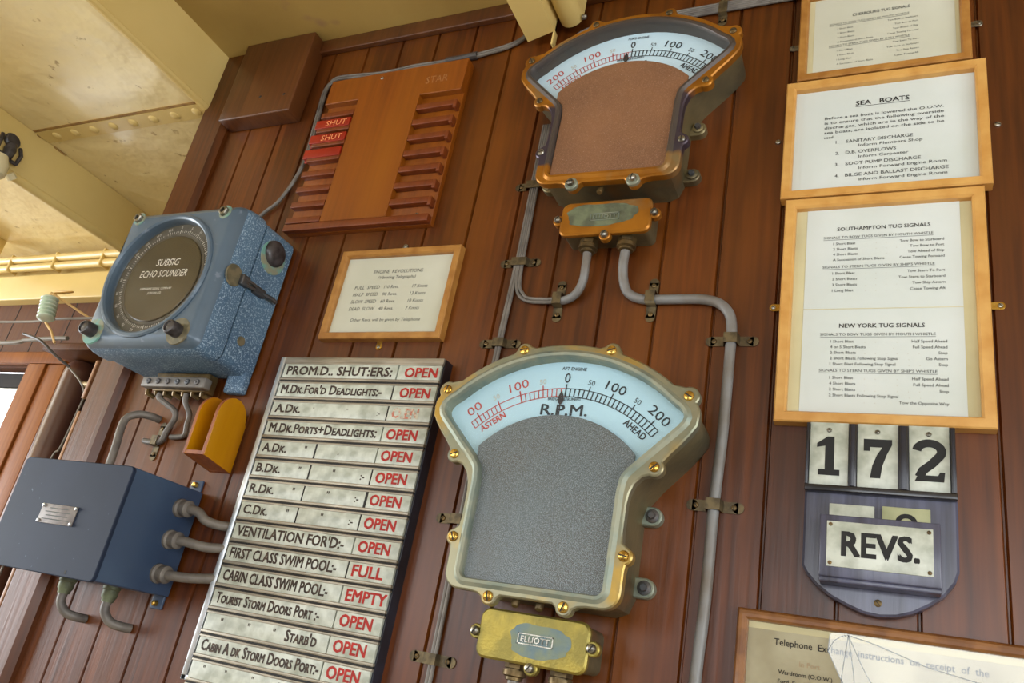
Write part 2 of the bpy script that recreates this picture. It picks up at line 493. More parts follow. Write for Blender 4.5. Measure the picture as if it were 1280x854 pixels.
        self.prism([(x + px * ca - pz * sa, z + px * sa + pz * ca) for px, pz in pts], y - h * .5, y - h * 1.03, back=False)
        return self

    def build(self, name, parent=None, bevel=0.0, smooth=35, label=None, cat=None, group=None, kind=None, origin=None):
        bmesh.ops.remove_doubles(self.bm, verts=self.bm.verts[:], dist=1e-6)
        bmesh.ops.recalc_face_normals(self.bm, faces=self.bm.faces[:])
        me = bpy.data.meshes.new(name)
        off = Vector((0, 0, 0))
        if parent is not None:
            off = ORG.get(parent.name, Vector((0, 0, 0)))
        elif origin is not None:
            off = Vector(origin)
        if off.length:
            bmesh.ops.translate(self.bm, verts=self.bm.verts[:], vec=-off)
        self.bm.to_mesh(me)
        self.bm.free()
        for m in self.slots:
            me.materials.append(m)
        if smooth:
            for p in me.polygons:
                p.use_smooth = True
            me.set_sharp_from_angle(angle=R(smooth))
        o = bpy.data.objects.new(name, me)
        COL.objects.link(o)
        if parent is not None:
            o.parent = parent
            ORG[o.name] = off
        else:
            o.location = off
            ORG[o.name] = off
        if bevel:
            md = o.modifiers.new('bevel', 'BEVEL')
            md.width = bevel
            md.segments = 2
            md.limit_method = 'ANGLE'
            md.angle_limit = R(40)
        tag(o, label, cat, group, kind)
        return o


ORG = {}


def tag(o, label=None, cat=None, group=None, kind=None):
    if label: o['label'] = label
    if cat: o['category'] = cat
    if group: o['group'] = group
    if kind: o['kind'] = kind
    return o


def thing(name, label, cat, loc, group=None):
    o = bpy.data.objects.new(name, None)
    COL.objects.link(o)
    o.location = loc
    o.empty_display_size = .02
    ORG[o.name] = Vector(loc)
    return tag(o, label, cat, group)


def copy_thing(src, loc, label, group=None):
    """a copy of a thing with copies of its parts and sub-parts (mesh data shared)"""
    c = src.copy()
    COL.objects.link(c)
    c.location = loc
    c['label'] = label
    if group: c['group'] = group
    for ch in src.children:
        d = ch.copy(); COL.objects.link(d); d.parent = c
        for g in ch.children:
            e = g.copy(); COL.objects.link(e); e.parent = d
    return c


_G = {}


def glyphs(s, extrude, smallcaps):
    key = (s, extrude, smallcaps)
    if key not in _G:
        cu = bpy.data.curves.new('lettering', 'FONT')
        cu.body = s
        cu.resolution_u = 2
        cu.extrude = extrude
        cu.small_caps_scale = .74
        if smallcaps:
            for i, ch in enumerate(s):
                if ch.islower():
                    cu.body_format[i].use_small_caps = True
        o = bpy.data.objects.new('lettering', cu)
        m = o.to_mesh()
        vs = [tuple(v.co) for v in m.vertices]
        fs = [tuple(p.vertices) for p in m.polygons]
        o.to_mesh_clear()
        bpy.data.objects.remove(o)
        bpy.data.curves.remove(cu)
        xs = [v[0] for v in vs] or [0, 1]
        _G[key] = (vs, fs, (min(xs), max(xs)))
    return _G[key]


def offset(lp, d):
    """offsets a closed XZ loop outwards by d (inwards if negative), whatever its winding"""
    n = len(lp)
    ar = sum(lp[i][0] * lp[(i + 1) % n][1] - lp[(i + 1) % n][0] * lp[i][1] for i in range(n))
    s = 1 if ar > 0 else -1
    out = []
    for i in range(n):
        p0, p1, p2 = Vector(lp[i - 1]), Vector(lp[i]), Vector(lp[(i + 1) % n])
        a = p1 - p0; b = p2 - p1
        if a.length < 1e-9: a = b
        if b.length < 1e-9: b = a
        a.normalize(); b.normalize()
        n1 = Vector((a.y, -a.x)) * s
        n2 = Vector((b.y, -b.x)) * s
        m = n1 + n2
        m = m.normalized() if m.length > 1e-6 else n1
        k = max(.5, m.dot(n1))
        q = p1 + m * (d / k)
        out.append((q.x, q.y))
    return out


def spline(pts, k):
    out = []
    n = len(pts)
    for i in range(n - 1):
        p0, p1, p2, p3 = pts[max(i - 1, 0)], pts[i], pts[i + 1], pts[min(i + 2, n - 1)]
        for j in range(k):
            t = j / k
            out.append(.5 * ((2 * p1) + (p2 - p0) * t + (2 * p0 - 5 * p1 + 4 * p2 - p3) * t * t + (3 * p1 - p0 - 3 * p2 + p3) * t ** 3))
    out.append(pts[-1])
    return out


def arc(cx, cz, r, a0, a1, n):
    return [(cx + r * math.cos(R(a0 + (a1 - a0) * i / n)), cz + r * math.sin(R(a0 + (a1 - a0) * i / n))) for i in range(n + 1)]


def rrect(x0, x1, z0, z1, r, n=5):
    return arc(x1 - r, z1 - r, r, 90, 0, n) + arc(x1 - r, z0 + r, r, 0, -90, n) + arc(x0 + r, z0 + r, r, -90, -180, n) + arc(x0 + r, z1 - r, r, 180, 90, n)


def circle(cx, cz, r, n=32):
    return [(cx + r * math.cos(2 * PI * i / n), cz + r * math.sin(2 * PI * i / n)) for i in range(n)]


def mirror(half, cx, z0, dx=1.0):
    """half outline from top centre clockwise to bottom centre -> the full loop about x=cx"""
    rgt = [(cx + x, z0 + z) for x, z in half]
    lft = [(cx - x, z0 + z) for x, z in reversed(half) if x > 1e-6]
    return rgt + lft


# ================================================================== the room
WX0, WX1 = -1.68, 1.4          # partition, its left edge and right end
CEIL = 1.425
LOW = 1.257                     # lower deckhead on the left
FLOOR = -1.2
FAR = 0.62                      # far bulkhead on the left

# partition of tongue-and-groove boards, a raised stile at its left end
mb = MB().use('wall')
prof = [(WX1, .05), (WX0, .05), (WX0, -.018), (WX0 + .004, -.022), (WX0 + .085, -.022), (WX0 + .1, -.010), (WX0 + .1, 0)]
gx = -1.505
while gx < WX1 - .02:
    prof += [(gx - .0035, 0), (gx - .001, .006), (gx + .001, .006), (gx + .0035, 0)]
    gx += .1036 if gx < -.5 else .1
prof.append((WX1, 0))
lo = [mb.v((x, y, FLOOR)) for x, y in prof]
hi = [mb.v((x, y, CEIL)) for x, y in prof]
for i in range(len(prof)):
    j = (i + 1) % len(prof)
    mb.face([lo[i], lo[j], hi[j], hi[i]])
mb.face(lo); mb.face(hi[::-1])
mb.build('wall_back', smooth=0, kind='structure')

mb = MB().use('wall_dark')
mb.box(-1.37, WX1, -.016, 0.0, 1.383, CEIL, .003)
mb.build('trim_1', kind='structure')

# decks
mb = MB().use('floor').box(-6.6, 2.6, FRONT_Y, 2.0, FLOOR - .05, FLOOR)
mb.build('floor', smooth=0, kind='structure')
mb = MB().use('cream_dimmed')
mb.box(-1.665, 2.6, FRONT_Y, .06, CEIL, CEIL + .05)
mb.use('cream').box(-1.69, -1.665, FRONT_Y, .0, LOW, CEIL + .05)
mb.use('cream').tube([(-1.678, FRONT_Y, LOW), (-1.678, -.001, LOW)], .0125, 12)
mb.build('ceiling', smooth=0, kind='structure')
mb = MB().use('cream_ceiling')
mb.box(-6.6, -1.6905, FRONT_Y, FAR, LOW, LOW + .05)
# riveted seam across the low deckhead, just over the line of the partition
mb.use('cream_brown').box(-2.37, -1.70, -.047, -.039, LOW - .0025, LOW)
mb.use('cream').box(-2.37, -1.69, -.038, .012, LOW - .004, LOW)
for i in range(8):
    x = -2.30 + i * .083
    mb.use('cream').lathe([(.016, 0), (.013, .004), (.007, .0065), (0, .007)], (x, -.013, LOW - .003), (0, 0, -1), 14, caps=False)
    mb.use('cream_brown').box(x - .004, x + .008, -.024, -.019, LOW - .0045, LOW - .003)  # brown rivet shadow painted beside each head
mb.build('ceiling_low', smooth=30, kind='structure')
mb = MB().use('cream')
mb.box(-2.40, -2.372, FRONT_Y, .6, 1.10, LOW, .003)
mb.tube([(-2.386, FRONT_Y, 1.10), (-2.386, .6, 1.10)], .017, 12)
mb.build('trim_2', kind='structure')
mb = MB().use('cream')
mb.box(-3.31, -3.28, FRONT_Y, .5, 1.195, LOW, .003)
mb.tube([(-3.295, FRONT_Y, 1.195), (-3.295, .5, 1.195)], .014, 12)
mb.build('trim_3', kind='structure')
mb = MB().use('cream_brown')
for y0, y1 in ((-.19, -.165), (-.03, -.012), (.03, .075)):
    mb.box(-2.3718, -2.3690, y0, y1, LOW - .006, LOW - .001)
mb.build('trim_4', kind='structure')

# far bulkhead with a window, its jambs, and the header under the deckhead
mb = MB().use('wall_far')
mb.box(-6.6, -2.945, FAR, FAR + .05, .745, 1.05)
mb.box(-2.945, -2.50, FAR, FAR + .05, FLOOR, 1.05)
mb.box(-6.6, -2.945, FAR, FAR + .05, FLOOR, .0)
for x in (-2.35, -2.52, -2.69, -2.86, -3.03, -3.20):
    mb.use('void').box(x - .002, x + .002, FAR - .001, FAR, .80, 1.05)
mb.use('wall_far')
mb.box(-2.50, -2.2, FAR, FAR + .05, .70, 1.05)
mb.build('wall_far', smooth=0, kind='structure')
mb = MB().use('jamb')
mb.box(-2.945, -2.845, FAR - .03, FAR - .001, FLOOR, .752, .003)
mb.box(-2.842, -2.745, FAR - .022, FAR - .001, FLOOR, .752, .003)
mb.box(-6.6, -2.745, FAR - .03, FAR - .001, .753, .80, .003)
mb.build('trim_5', kind='structure')
mb = MB().use('cream')
mb.box(-6.6, -1.75, FAR - .045, FAR + .05, 1.022, 1.135, .006)
mb.box(-6.6, -1.75, FAR - .005, FAR + .05, 1.135, LOW)
mb.build('trim_6', kind='structure')
# the pocket behind the partition's end, its darkness put into the colour
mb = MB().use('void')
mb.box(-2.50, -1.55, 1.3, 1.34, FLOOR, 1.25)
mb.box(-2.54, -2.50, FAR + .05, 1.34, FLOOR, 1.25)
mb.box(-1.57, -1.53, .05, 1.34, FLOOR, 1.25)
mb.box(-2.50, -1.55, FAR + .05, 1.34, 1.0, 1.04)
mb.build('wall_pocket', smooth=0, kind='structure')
# window in the far bulkhead
mb = MB().use('nickel')
mb.box(-4.8, -2.955, FAR + .06, FAR + .085, .655, .685, .004)
mb.use('void').box(-4.8, -2.95, FAR + .055, FAR + .08, .685, .742)
mb.use('wall_far')
mb.box(-4.8, -2.955, FAR + .06, FAR + .09, .40, .47, .004)
mb.box(-4.8, -2.955, FAR + .06, FAR + .09, -.02, .03, .004)
mb.use('pale_wood').box(-3.06, -2.955, FAR + .07, FAR + .09, .03, .655, .003)
mb.build('window_1', kind='structure')

# side and front of the wheelhouse, behind the camera: window openings for the daylight, the starboard one added
mb = MB().use('wall_far')
mb.box(2.55, 2.6, FRONT_Y, -3.2, FLOOR, CEIL)
mb.box(2.55, 2.6, -.8, .06, FLOOR, CEIL)
mb.box(2.55, 2.6, -3.2, -.8, .9, CEIL)
mb.box(2.55, 2.6, -3.2, -.8, FLOOR, -.8)
mb.build('wall_right', smooth=0, kind='structure')
mb = MB().use('wall_far')
mb.box(-6.6, 2.6, FRONT_Y - .05, FRONT_Y, FLOOR, WIN_Z0)
mb.box(-6.6, 2.6, FRONT_Y - .05, FRONT_Y, WIN_Z1, CEIL)
xs = [-6.6] + [q for ab in FRONT_WINS for q in ab] + [2.6]
for a, b in zip(xs[0::2], xs[1::2]):
    mb.box(a, b, FRONT_Y - .05, FRONT_Y, WIN_Z0, WIN_Z1)
mb.build('wall_front', smooth=0, kind='structure')
mb = MB().use('wall_far')
mb.box(-6.6, -6.55, FRONT_Y, -2.9, FLOOR, LOW)
mb.box(-6.6, -6.55, -.3, 2.0, FLOOR, LOW)
mb.box(-6.6, -6.55, -2.9, -.3, 1.0, LOW)
mb.box(-6.6, -6.55, -2.9, -.3, FLOOR, -.9)
mb.build('wall_left', smooth=0, kind='structure')


# ================================================================== RPM instruments
def flange_half():
    h = arc(0, .122, .277, 90, 78.5, 4)
    h += arc(.0747, .3885, .0135, 74.4 + 70, 74.4 - 70, 8)
    h += arc(0, .122, .277, 70.5, 50, 7)
    h += arc(.202, .316, .0155, 112, -38, 9)
    h += [(.2192, .296), (.2200, .286), (.2178, .271), (.2085, .2570), (.1978, .2435), (.1845, .229)]
    h += arc(.1630, .2065, .0135, 38, -118, 8)
    h += [(.1465, .1915), (.1360, .180), (.1305, .165), (.1285, .150), (.1285, .108), (.1300, .0955)]
    h += arc(.1345, .0776, .0125, 72, -72, 7)
    h += [(.1370, .057), (.1368, .040)]
    h += arc(.1118, .0285, .0250, 0, -90, 6)
    h += [(.090, .0032), (.078, .0015)]
    h += arc(.0582, -.001, .0125, -8, -172, 8)
    h += [(.040, .0018), (0, .0020)]
    return h


def body_half():
    h = arc(0, .122, .272, 90, 48, 10)
    h += [(.2065, .305), (.2140, .290), (.2130, .276), (.2030, .2600), (.186, .239), (.150, .199), (.133, .176), (.126, .150), (.126, .035), (.118, .014), (.100, .006), (0, .006)]
    return h


def opening_half():
    h = arc(0, .1205, .258, 90, 46, 9)
    h += [(.1905, .2980), (.1965, .2905), (.1985, .2835), (.1965, .2770), (.1900, .2690)]
    h += [(.1250, .2030), (.1172, .1930), (.1140, .1840), (.1120, .165), (.1110, .032)]
    h += arc(.1000, .031, .011, 0, -90, 5)
    h += [(0, .020)]
    return h


LUGS = [(.0747, .3885), (.202, .316), (.163, .2065), (.1345, .0776), (.0582, -.001)]
DC = .108          # dial centre, above the bottom screws


def gauge(cx, z0, dep, flange, body, plate, rim, label, face, foot):
    t = thing('engine_revolution_indicator', label, 'ship gauge', (cx, 0, z0))
    H = lambda f: mirror(f, cx, z0)
    fl, op, bd = H(flange_half()), H(opening_half()), H(body_half())
    rec = dep - (.022 if face == 'low' else .030)
    pf = rec + (.0105 if face == 'low' else .0255)
    # body casting: a hollow case from the wall to the flange
    mb = MB().use(body)
    mb.sides(bd, 0, bd, -dep + .016)
    inner = offset(op, .004)
    mb.sides(inner, -dep + .016, inner, -rec + .004)
    mb.cap([bd], -0.001)
    mb.build('case', t)
    # flange with its lugs
    mb = MB().use(flange)
    mb.prism(fl, -dep + .016, -dep, holes=[op], b=.0022)
    mb.build('flange', t)
    # raised inner rim
    mb = MB().use(rim)
    r1 = offset(op, .011); r2 = offset(op, .0055); r3 = offset(op, .0008)
    mb.sides(r1, -dep, r2, -dep - .004)
    mb.sides(r2, -dep - .004, r3, -dep - .0035)
    r4 = offset(op, -.0005)
    mb.sides(r3, -dep - .0035, r4, -dep - .001)
    mb.sides(r4, -dep - .001, r4, -rec)
    mb.build('rim', t)
    # dial
    mb = MB().use('dial_white' if face != 'low' else 'dial_blue')
    di = offset(op, .003)
    mb.cap([di], -rec)
    y = -rec - .0006
    P = lambda a, r: (cx + r * math.sin(R(a)), z0 + DC + r * math.cos(R(a)))
    ro, ri = .2235, .2100
    pd = 20.2 / 100
    end = 220 * pd
    for sgn, ink in ((1, 'dial_black'), (-1, 'dial_red')):
        mb.use(ink)
        mb.ribbon([P(sgn * end * i / 30, ro) for i in range(31)], .0014, y)
        mb.ribbon([P(sgn * end * i / 30, ri) for i in range(31)], .0014, y)
        for k in range(0, 23):
            if face == 'low' and sgn < 0 and k in (11, 12, 13, 14): continue
            a = sgn * k * 10 * pd
            if k % 5 == 0:
                mb.ribbon([P(a, ri), P(a, ro + .0075)], .0022 if k % 10 == 0 else .0018, y)
            else:
                mb.ribbon([P(a, ri), P(a, ro)], .0021 if sgn > 0 else .0016, y)

    def num(s, a, r, h, ink, bold=.012, wd=None):
        mb.use(ink)
        x, z = P(a, r)
        mb.text(s, x, z, h, y, wd=wd, align='C', ang=R(-a), bold=bold)
    num('0', 0, .2335, .0165, 'dial_black', .006, .0095)
    num('50', 50 * pd, .2335, .0085, 'dial_black', -.005)
    num('100', 100 * pd, .2335, .0150, 'dial_black', .006, .0345)
    num('50', 150 * pd, .2335, .0085, 'dial_black', -.005)
    num('200', 200 * pd, .2335, .0150, 'dial_black', .006, .0390)
    num('50', -50 * pd, .2335, .0085, 'dial_red_faint', -.005)
    num('100', -100 * pd, .2335, .0150, 'dial_red', .0, .0345)
    num('50', -150 * pd, .2335, .0085, 'dial_red_faint', -.005)
    num('200' if face != 'low' else '00', -200 * pd, .2335, .0150, 'dial_red', .0, .0390 if face != 'low' else .027)
    num('AFT ENGINE' if face == 'low' else "FOR'D ENGINE", 2, .2550, .0056, 'dial_black', .012, .042)
    num('ASTERN', -36.0, .1955, .0105, 'dial_red', .022, .0470)
    num('AHEAD', 37.0, .1955, .0105, 'dial_black', .022, .0420)
    num('BRIDGE INSTRUMENT', 0, .2030, .0050, 'dial_black', .01, .056)
    mb.use('dial_black').text('R.P.M.', cx + .002, z0 + DC + .1785, .0175, y, wd=.078, align='C', bold=.018)
    mb.build('dial', t, smooth=0)
    # needle
    mb = MB().use('needle')
    a0 = -1.2 if face == 'low' else -2.4
    q = [P(a0, .219), P(a0 + 1.1, .2095), P(a0 + 1.5, .2025), P(a0 + .9, .1970), P(a0 + .25, .195), P(a0 + .25, .17), P(a0 - .25, .17), P(a0 - .25, .195), P(a0 - .9, .1970), P(a0 - 1.5, .2025), P(a0 - 1.1, .2095)]
    mb.prism(q, -rec - .0045, -rec - .0055)
    mb.build('needle', t)
    # the middle cover plate
    mb = MB().use(plate)
    k = offset(op, -.0006 if face == 'low' else -.001)
    pl = [(cx + x, z0 + z) for x, z in arc(0, DC, .1755, 90 - 47.5, 90 + 47.5, 26)]
    side = [(x, z) for x, z in mirror(opening_half(), 0, 0) if z < .226]
    # opening outline below the fan, clockwise: right side down, round the bottom, left side up
    side = [(cx + x * (1.0 if face == 'low' else .985), z0 + z) for x, z in side]
    loop = pl[::-1] + [(cx + .1290, z0 + .2085)] + [p for p in side if p[1] < z0 + .207] + [(cx - .1290, z0 + .2085)]
    mb.prism(loop, -pf + .0025, -pf, b=.0008)
    mb.build('cover_plate', t)
    # glass
    mb = MB().use('glass_dial')
    mb.cap([offset(op, -.0002)], -dep + .004)
    mb.build('glass', t, smooth=0, label='clear glass over the dial')
    # screws of the flange
    for i, (lx, lz) in enumerate(LUGS):
        for s in (-1, 1):
            mb = MB()
            hd = 'brass_bright' if face == 'low' else ('steel' if i > 2 else 'brass_dark')
            if i == 4 and face != 'low':
                mb.use('brass_green').lathe([(.0125, 0), (.0125, .006), (.011, .008)], (cx + s * lx, -dep + .004, z0 + lz - .002), (0, -1, 0), 18)
                mb.screw(cx + s * lx, -dep - .004, z0 + lz - .002, .0072, 'steel', h=.008)
            else:
                mb.screw(cx + s * lx, -dep, z0 + lz, .0078 if face == 'low' else .0066, hd)
            mb.build('flange_screw', t)
    # feet on the wall
    for s in (-1, 1):
        for lz in (.158, .052):
            mb = MB().use('brass_green' if face == 'low' else 'brass_body')
            xx = cx + s * .141
            outl = [(cx + s * .118, z0 + lz - .0145), (xx, z0 + lz - .0145)] + [(xx + s * .0145 * math.cos(a), z0 + lz + .0145 * math.sin(a)) for a in [R(-80 + 20 * i) for i in range(9)]] + [(xx, z0 + lz + .0145), (cx + s * .118, z0 + lz + .0145)]
            mb.prism(outl, 0, -.016, b=.002)
            foot_o = mb.build('mounting_foot', t)
            mb = MB()
            mb.use('iron' if face == 'low' else 'brass_body').lathe([(.0105, 0), (.0105, .003), (.009, .004)], (xx, -.016, z0 + lz), (0, -1, 0), 18)
            mb.use('iron').lathe([(.0062, 0), (.0062, .004), (.005, .006), (0, .006)], (xx, -.020, z0 + lz), (0, -1, 0), 6, caps=False)
            mb.build('bolt', foot_o)
    # drain plug under the case
    for dx, rr in ((-.026, .006), (.012, .0065)) if face == 'low' else ((-.012, .006), (-.018, .0)):
        if rr:
            mb = MB().use('brass_dark').lathe([(rr, 0), (rr, .012), (rr * .8, .014)], (cx + dx, -dep + .03, z0 + .006), (0, -.35, -1), 14)
            mb.build('drain_plug', t)
    return t


GX = -.4695
UZ, LZ = .8385, .1035
upper = gauge(GX, UZ, .088, 'brass_orange', 'brass_body', 'plate_copper', 'rim_tarnished',
      'orange brass engine revolution gauge with a copper-brown face, upper of the two', 'up', .8)
upper.rotation_euler.y = R(1.1)
upper.scale.z = .988
gauge(GX, LZ, .115, 'brass_old', 'brass_body', 'plate_grey', 'brass_green',
      'dull bronze engine revolution gauge with a speckled grey face, lower of the two', 'low', .8)


def terminal_box(cx, z0, dep, front, patch, label, face):
    """small cast box below a gauge: z0 is its middle"""
    t = thing('terminal_box', label, 'junction box', (cx, 0, z0))
    h = .0345
    o = rrect(cx - .0855, cx + .0855, z0 - h, z0 + h, .014)
    o = [(x, z + .004 * math.cos((x - cx) / .085 * PI / 2)) if z > z0 else (x, z) for x, z in o]
    mb = MB().use('brass_body')
    bo = offset(o, -.004)
    mb.prism(bo, 0, -dep + .010)
    mb.build('case', t)
    mb = MB().use(front)
    mb.prism(o, -dep + .010, -dep, b=.003)
    mb.build('lid', t)
    mb = MB().use(patch)
    pts = []
    for i in range(48):
        a = 2 * PI * i / 48
        k = 1 + .05 * math.sin(3 * a + 1) + .03 * math.sin(7 * a) + .02 * math.sin(13 * a + 2)
        if face == 'low':
            pts.append((cx + .012 + .046 * k * math.copysign(abs(math.cos(a)) ** .7, math.cos(a)), z0 - .001 + .0225 * k * math.copysign(abs(math.sin(a)) ** .8, math.sin(a))))
        else:
            pts.append((cx - .008 + .066 * k * math.copysign(abs(math.cos(a)) ** .7, math.cos(a)), z0 + .005 + .0235 * k * math.copysign(abs(math.sin(a)) ** .8, math.sin(a))))
    mb.cap([pts], -dep - .0003)
    bx = cx + (.006 if face == 'low' else 0)
    mb.use('steel' if face == 'low' else 'brass_green')
    fr = [(bx - .0265, z0 - .0068), (bx + .0265, z0 - .0068), (bx + .0265, z0 + .0068), (bx - .0265, z0 + .0068)]
    for a, b in zip(fr, fr[1:] + fr[:1]):
        d = .0008
        x0, x1 = min(a[0], b[0]) - d, max(a[0], b[0]) + d
        q0, q1 = min(a[1], b[1]) - d, max(a[1], b[1]) + d
        mb.box(x0, x1, -dep - .0014, -dep, q0, q1)
    mb.text('ELLIOTT', bx, z0 - .0040, .0080, -dep - .0008, wd=.044, align='C', bold=.02, extrude=.06)
    mb.build('name_panel', t, smooth=30, label='greenish patina patch with raised lettering in a frame')
    # side and bottom screws on ears
    for sx, sz in ((-.0905, .0), (.0905, .002), (0.004, -h - .0025)):
        mb = MB().use(front)
        ax = cx + sx; az = z0 + sz
        mb.prism(circle(ax, az, .0105, 20), -dep + .014, -dep + .002, b=.0015)
        mb.screw(ax, -dep + .002, az, .0068, 'steel', ang=R(55), h=.008)
        mb.build('lid_screw', t)
    if face != 'low':
        for dx in (-.022, .022):
            mb = MB().use('brass_green').lathe([(.0085, 0), (.0085, .006), (.007, .010), (.002, .011)], (cx + dx, -dep + .018, z0 + h - .002), (0, -.6, 1), 16)
            mb.build('top_screw', t)
    for dx in (-.034, .038):
        gm = 'brass_dark'
        mb = MB().use(gm)
        c = (cx + dx, -dep * .5, z0 - h + .004)
        mb.lathe([(.0165, 0), (.0165, .010), (.0145, .011), (.0145, .013)], c, (0, 0, -1), 6)
        mb.lathe([(.0175, .0125), (.0175, .020), (.013, .022), (.013, .026), (.009, .027)], c, (0, 0, -1), 18)
        mb.build('cable_gland', t)
    return t


TX = -.4655
terminal_box(TX, .782, .058, 'brass_orange', 'verdigris_green', 'orange brass terminal box with green patina hanging below the upper gauge', 'up')
terminal_box(TX, .0555, .078, 'brass_lid', 'verdigris', 'bright yellow brass terminal box with blue patina below the lower gauge', 'low')

# ================================================================== cables and conduits on the wall
mb = MB().use('conduit')
for i in range(4):
    x = -.6530 + i * .0046
    mb.tube([(x, -.006, 1.055), (x - .0, -.006, .90), (x + .001, -.006, .735)], .0026, 8)
for i in range(2):
    x = -.6550 + i * .0058
    mb.tube([(x + .0025, -.006, .735), (x + .0025, -.006, .70), (x - .001, -.006, .56), (x - .004, -.006, .30), (x - .003, -.006, .006), (x - .004, -.006, -.25)], .0034, 8)
mb.build('cable_bundle', label='flat grey bundle of lead cables running down the wall left of the gauges', cat='cable')
g1x, g2x = TX - .034, TX + .038
mb = MB().use('conduit')
for i in range(2):
    e = .0062 * i
    mb.tube([(-.6455 + e, -.006, .735), (-.642 + e, -.006, .68), (-.632 + e, -.006, .655 + e * .7), (-.612, -.006, .642 + e), (-.580, -.0075, .638 + e), (-.548, -.008, .638 + e)], .0034, 8, smooth=5)
mb.use('conduit_pale')
mb.tube([(-.560, -.008, .640), (-.535, -.010, .640), (-.515, -.014, .650), (-.503, -.020, .672), (g1x, -.027, .700), (g1x, -.029, .728)], .0078, 12, smooth=5)
mb.build('cable', label='short grey cable looping from the cable bundle up into the upper terminal box', cat='cable')
mb = MB().use('conduit_pale')
mb.tube([(g2x, -.029, .728), (g2x - .002, -.026, .700), (g2x, -.018, .672), (-.418, -.012, .650), (-.395, -.010, .6385), (-.365, -.0095, .6365), (-.320, -.0095, .636), (-.285, -.0095, .6345), (-.258, -.0095, .6255), (-.241, -.0095, .606), (-.2355, -.0095, .580), (-.235, -.0095, .545), (-.236, -.0095, .40), (-.240, -.0095, .29), (-.241, -.0095, .15), (-.246, -.0095, .02), (-.250, -.0095, -.25)], .0085, 12, smooth=5)
mb.build('conduit', label='grey conduit bending right from the upper terminal box and down past the gauges', cat='conduit')
mb = MB().use('conduit')
for dx in (-.034, .038):
    mb.tube([(TX + dx, -.039, .004), (TX + dx, -.036, -.03), (TX + dx, -.012, -.09), (TX + dx, -.0095, -.3)], .0085, 12, smooth=4)
    mb.build('cable', label='grey cable leaving the ' + ('left' if dx < 0 else 'right') + ' gland of the yellow brass terminal box', cat='cable')
    mb = MB().use('conduit')
mb.bm.free()
mb = MB().use('conduit')
for i in range(5):
    e = i * .0052
    mb.tube([(-.676 + e, -.006, 1.18), (-.668 + e, -.006, 1.215), (-.648 + e, -.006, 1.258 + e), (-.60, -.006, 1.284 + e), (-.54, -.006, 1.289 + e), (-.38, -.006, 1.289 + e), (.5, -.006, 1.2885 + e)], .0030, 8, smooth=4)
mb.build('cable_bundle', label='flat grey cable bundle running level along the wall above the upper gauge', cat='cable')
# twin flex round the orange board
mb = MB().use('conduit')
F = [(-1.42, .81), (-1.38, .86), (-1.345, .900), (-1.315, .925), (-1.290, .975), (-1.276, 1.03), (-1.274, 1.09), (-1.279, 1.15), (-1.283, 1.20), (-1.285, 1.25), (-1.276, 1.278), (-1.255, 1.290), (-1.20, 1.287), (-1.14, 1.281), (-1.09, 1.280), (-1.03, 1.284), (-.96, 1.282), (-.90, 1.283), (-.845, 1.287), (-.79, 1.295), (-.755, 1.308), (-.735, 1.330)]
yy = lambda x, z: -.038 if (-1.262 < x < -.86 and z < 1.27) else -.008
for k in (0, 1):
    p = []
    for i, (x, z) in enumerate(F):
        ww = .0035 if i > 5 else .001
        nx, nz = (-ww, 0) if i < 10 else (0, ww)
        s = 1 if k else -1
        p.append((x + nx * s, -.007, z + nz * s))
    mb.tube(p, .0038, 8, smooth=5)
mb.use('wire_dark')
mb.tube([(-.94, -.007, 1.283), (-.90, -.007, 1.283), (-.86, -.007, 1.2855)], .0092, 10, smooth=4)
mb.build('twin_cable', label='grey twin flex curling over the top and left side of the orange board', cat='cable')


def clip(x, z, horiz, half, hgt, label):
    """saddle clip over a cable; horiz = ears left and right"""
    t = thing('cable_clip', label, 'cable clip', (x, 0, z), 'brass cable clips on the wall')
    mb = MB().use('clip')
    w2 = .034
    prof = [(-w2, -.0005), (-half - .002, -.0005), (-half, -hgt), (half, -hgt), (half + .002, -.0005), (w2, -.0005)]
    up = [(-w2, -.0022), (-half - .0035, -.0022), (-half - .001, -hgt - .0022), (half + .001, -hgt - .0022), (half + .0035, -.0022), (w2, -.0022)]
    b = .0085
    for i in range(5):
        q = []
        for s in (-b, b):
            for (u, y) in (prof[i], prof[i + 1], up[i + 1], up[i]):
                q.append(mb.v((x + u, y, z + s) if horiz else (x + s, y, z + u)))
        for f in ((0, 1, 2, 3), (4, 5, 6, 7), (0, 1, 5, 4), (1, 2, 6, 5), (2, 3, 7, 6), (3, 0, 4, 7)):
            mb.face([q[k] for k in f])
    for s in (-1, 1):
        cxx = (x + s * w2, z) if horiz else (x, z + s * w2)
        mb.lathe([(b, .0005), (b, .0022), (0, .0022)], (cxx[0], 0, cxx[1]), (0, -1, 0), 14)
    mb.build('saddle', t)
    for s in (-1, 1):
        mb = MB()
        k = w2 - .006
        mb.screw(x + s * k if horiz else x, -.0022, z if horiz else z + s * k, .0042, 'brass_dark')
        mb.build('screw', t)
    return t


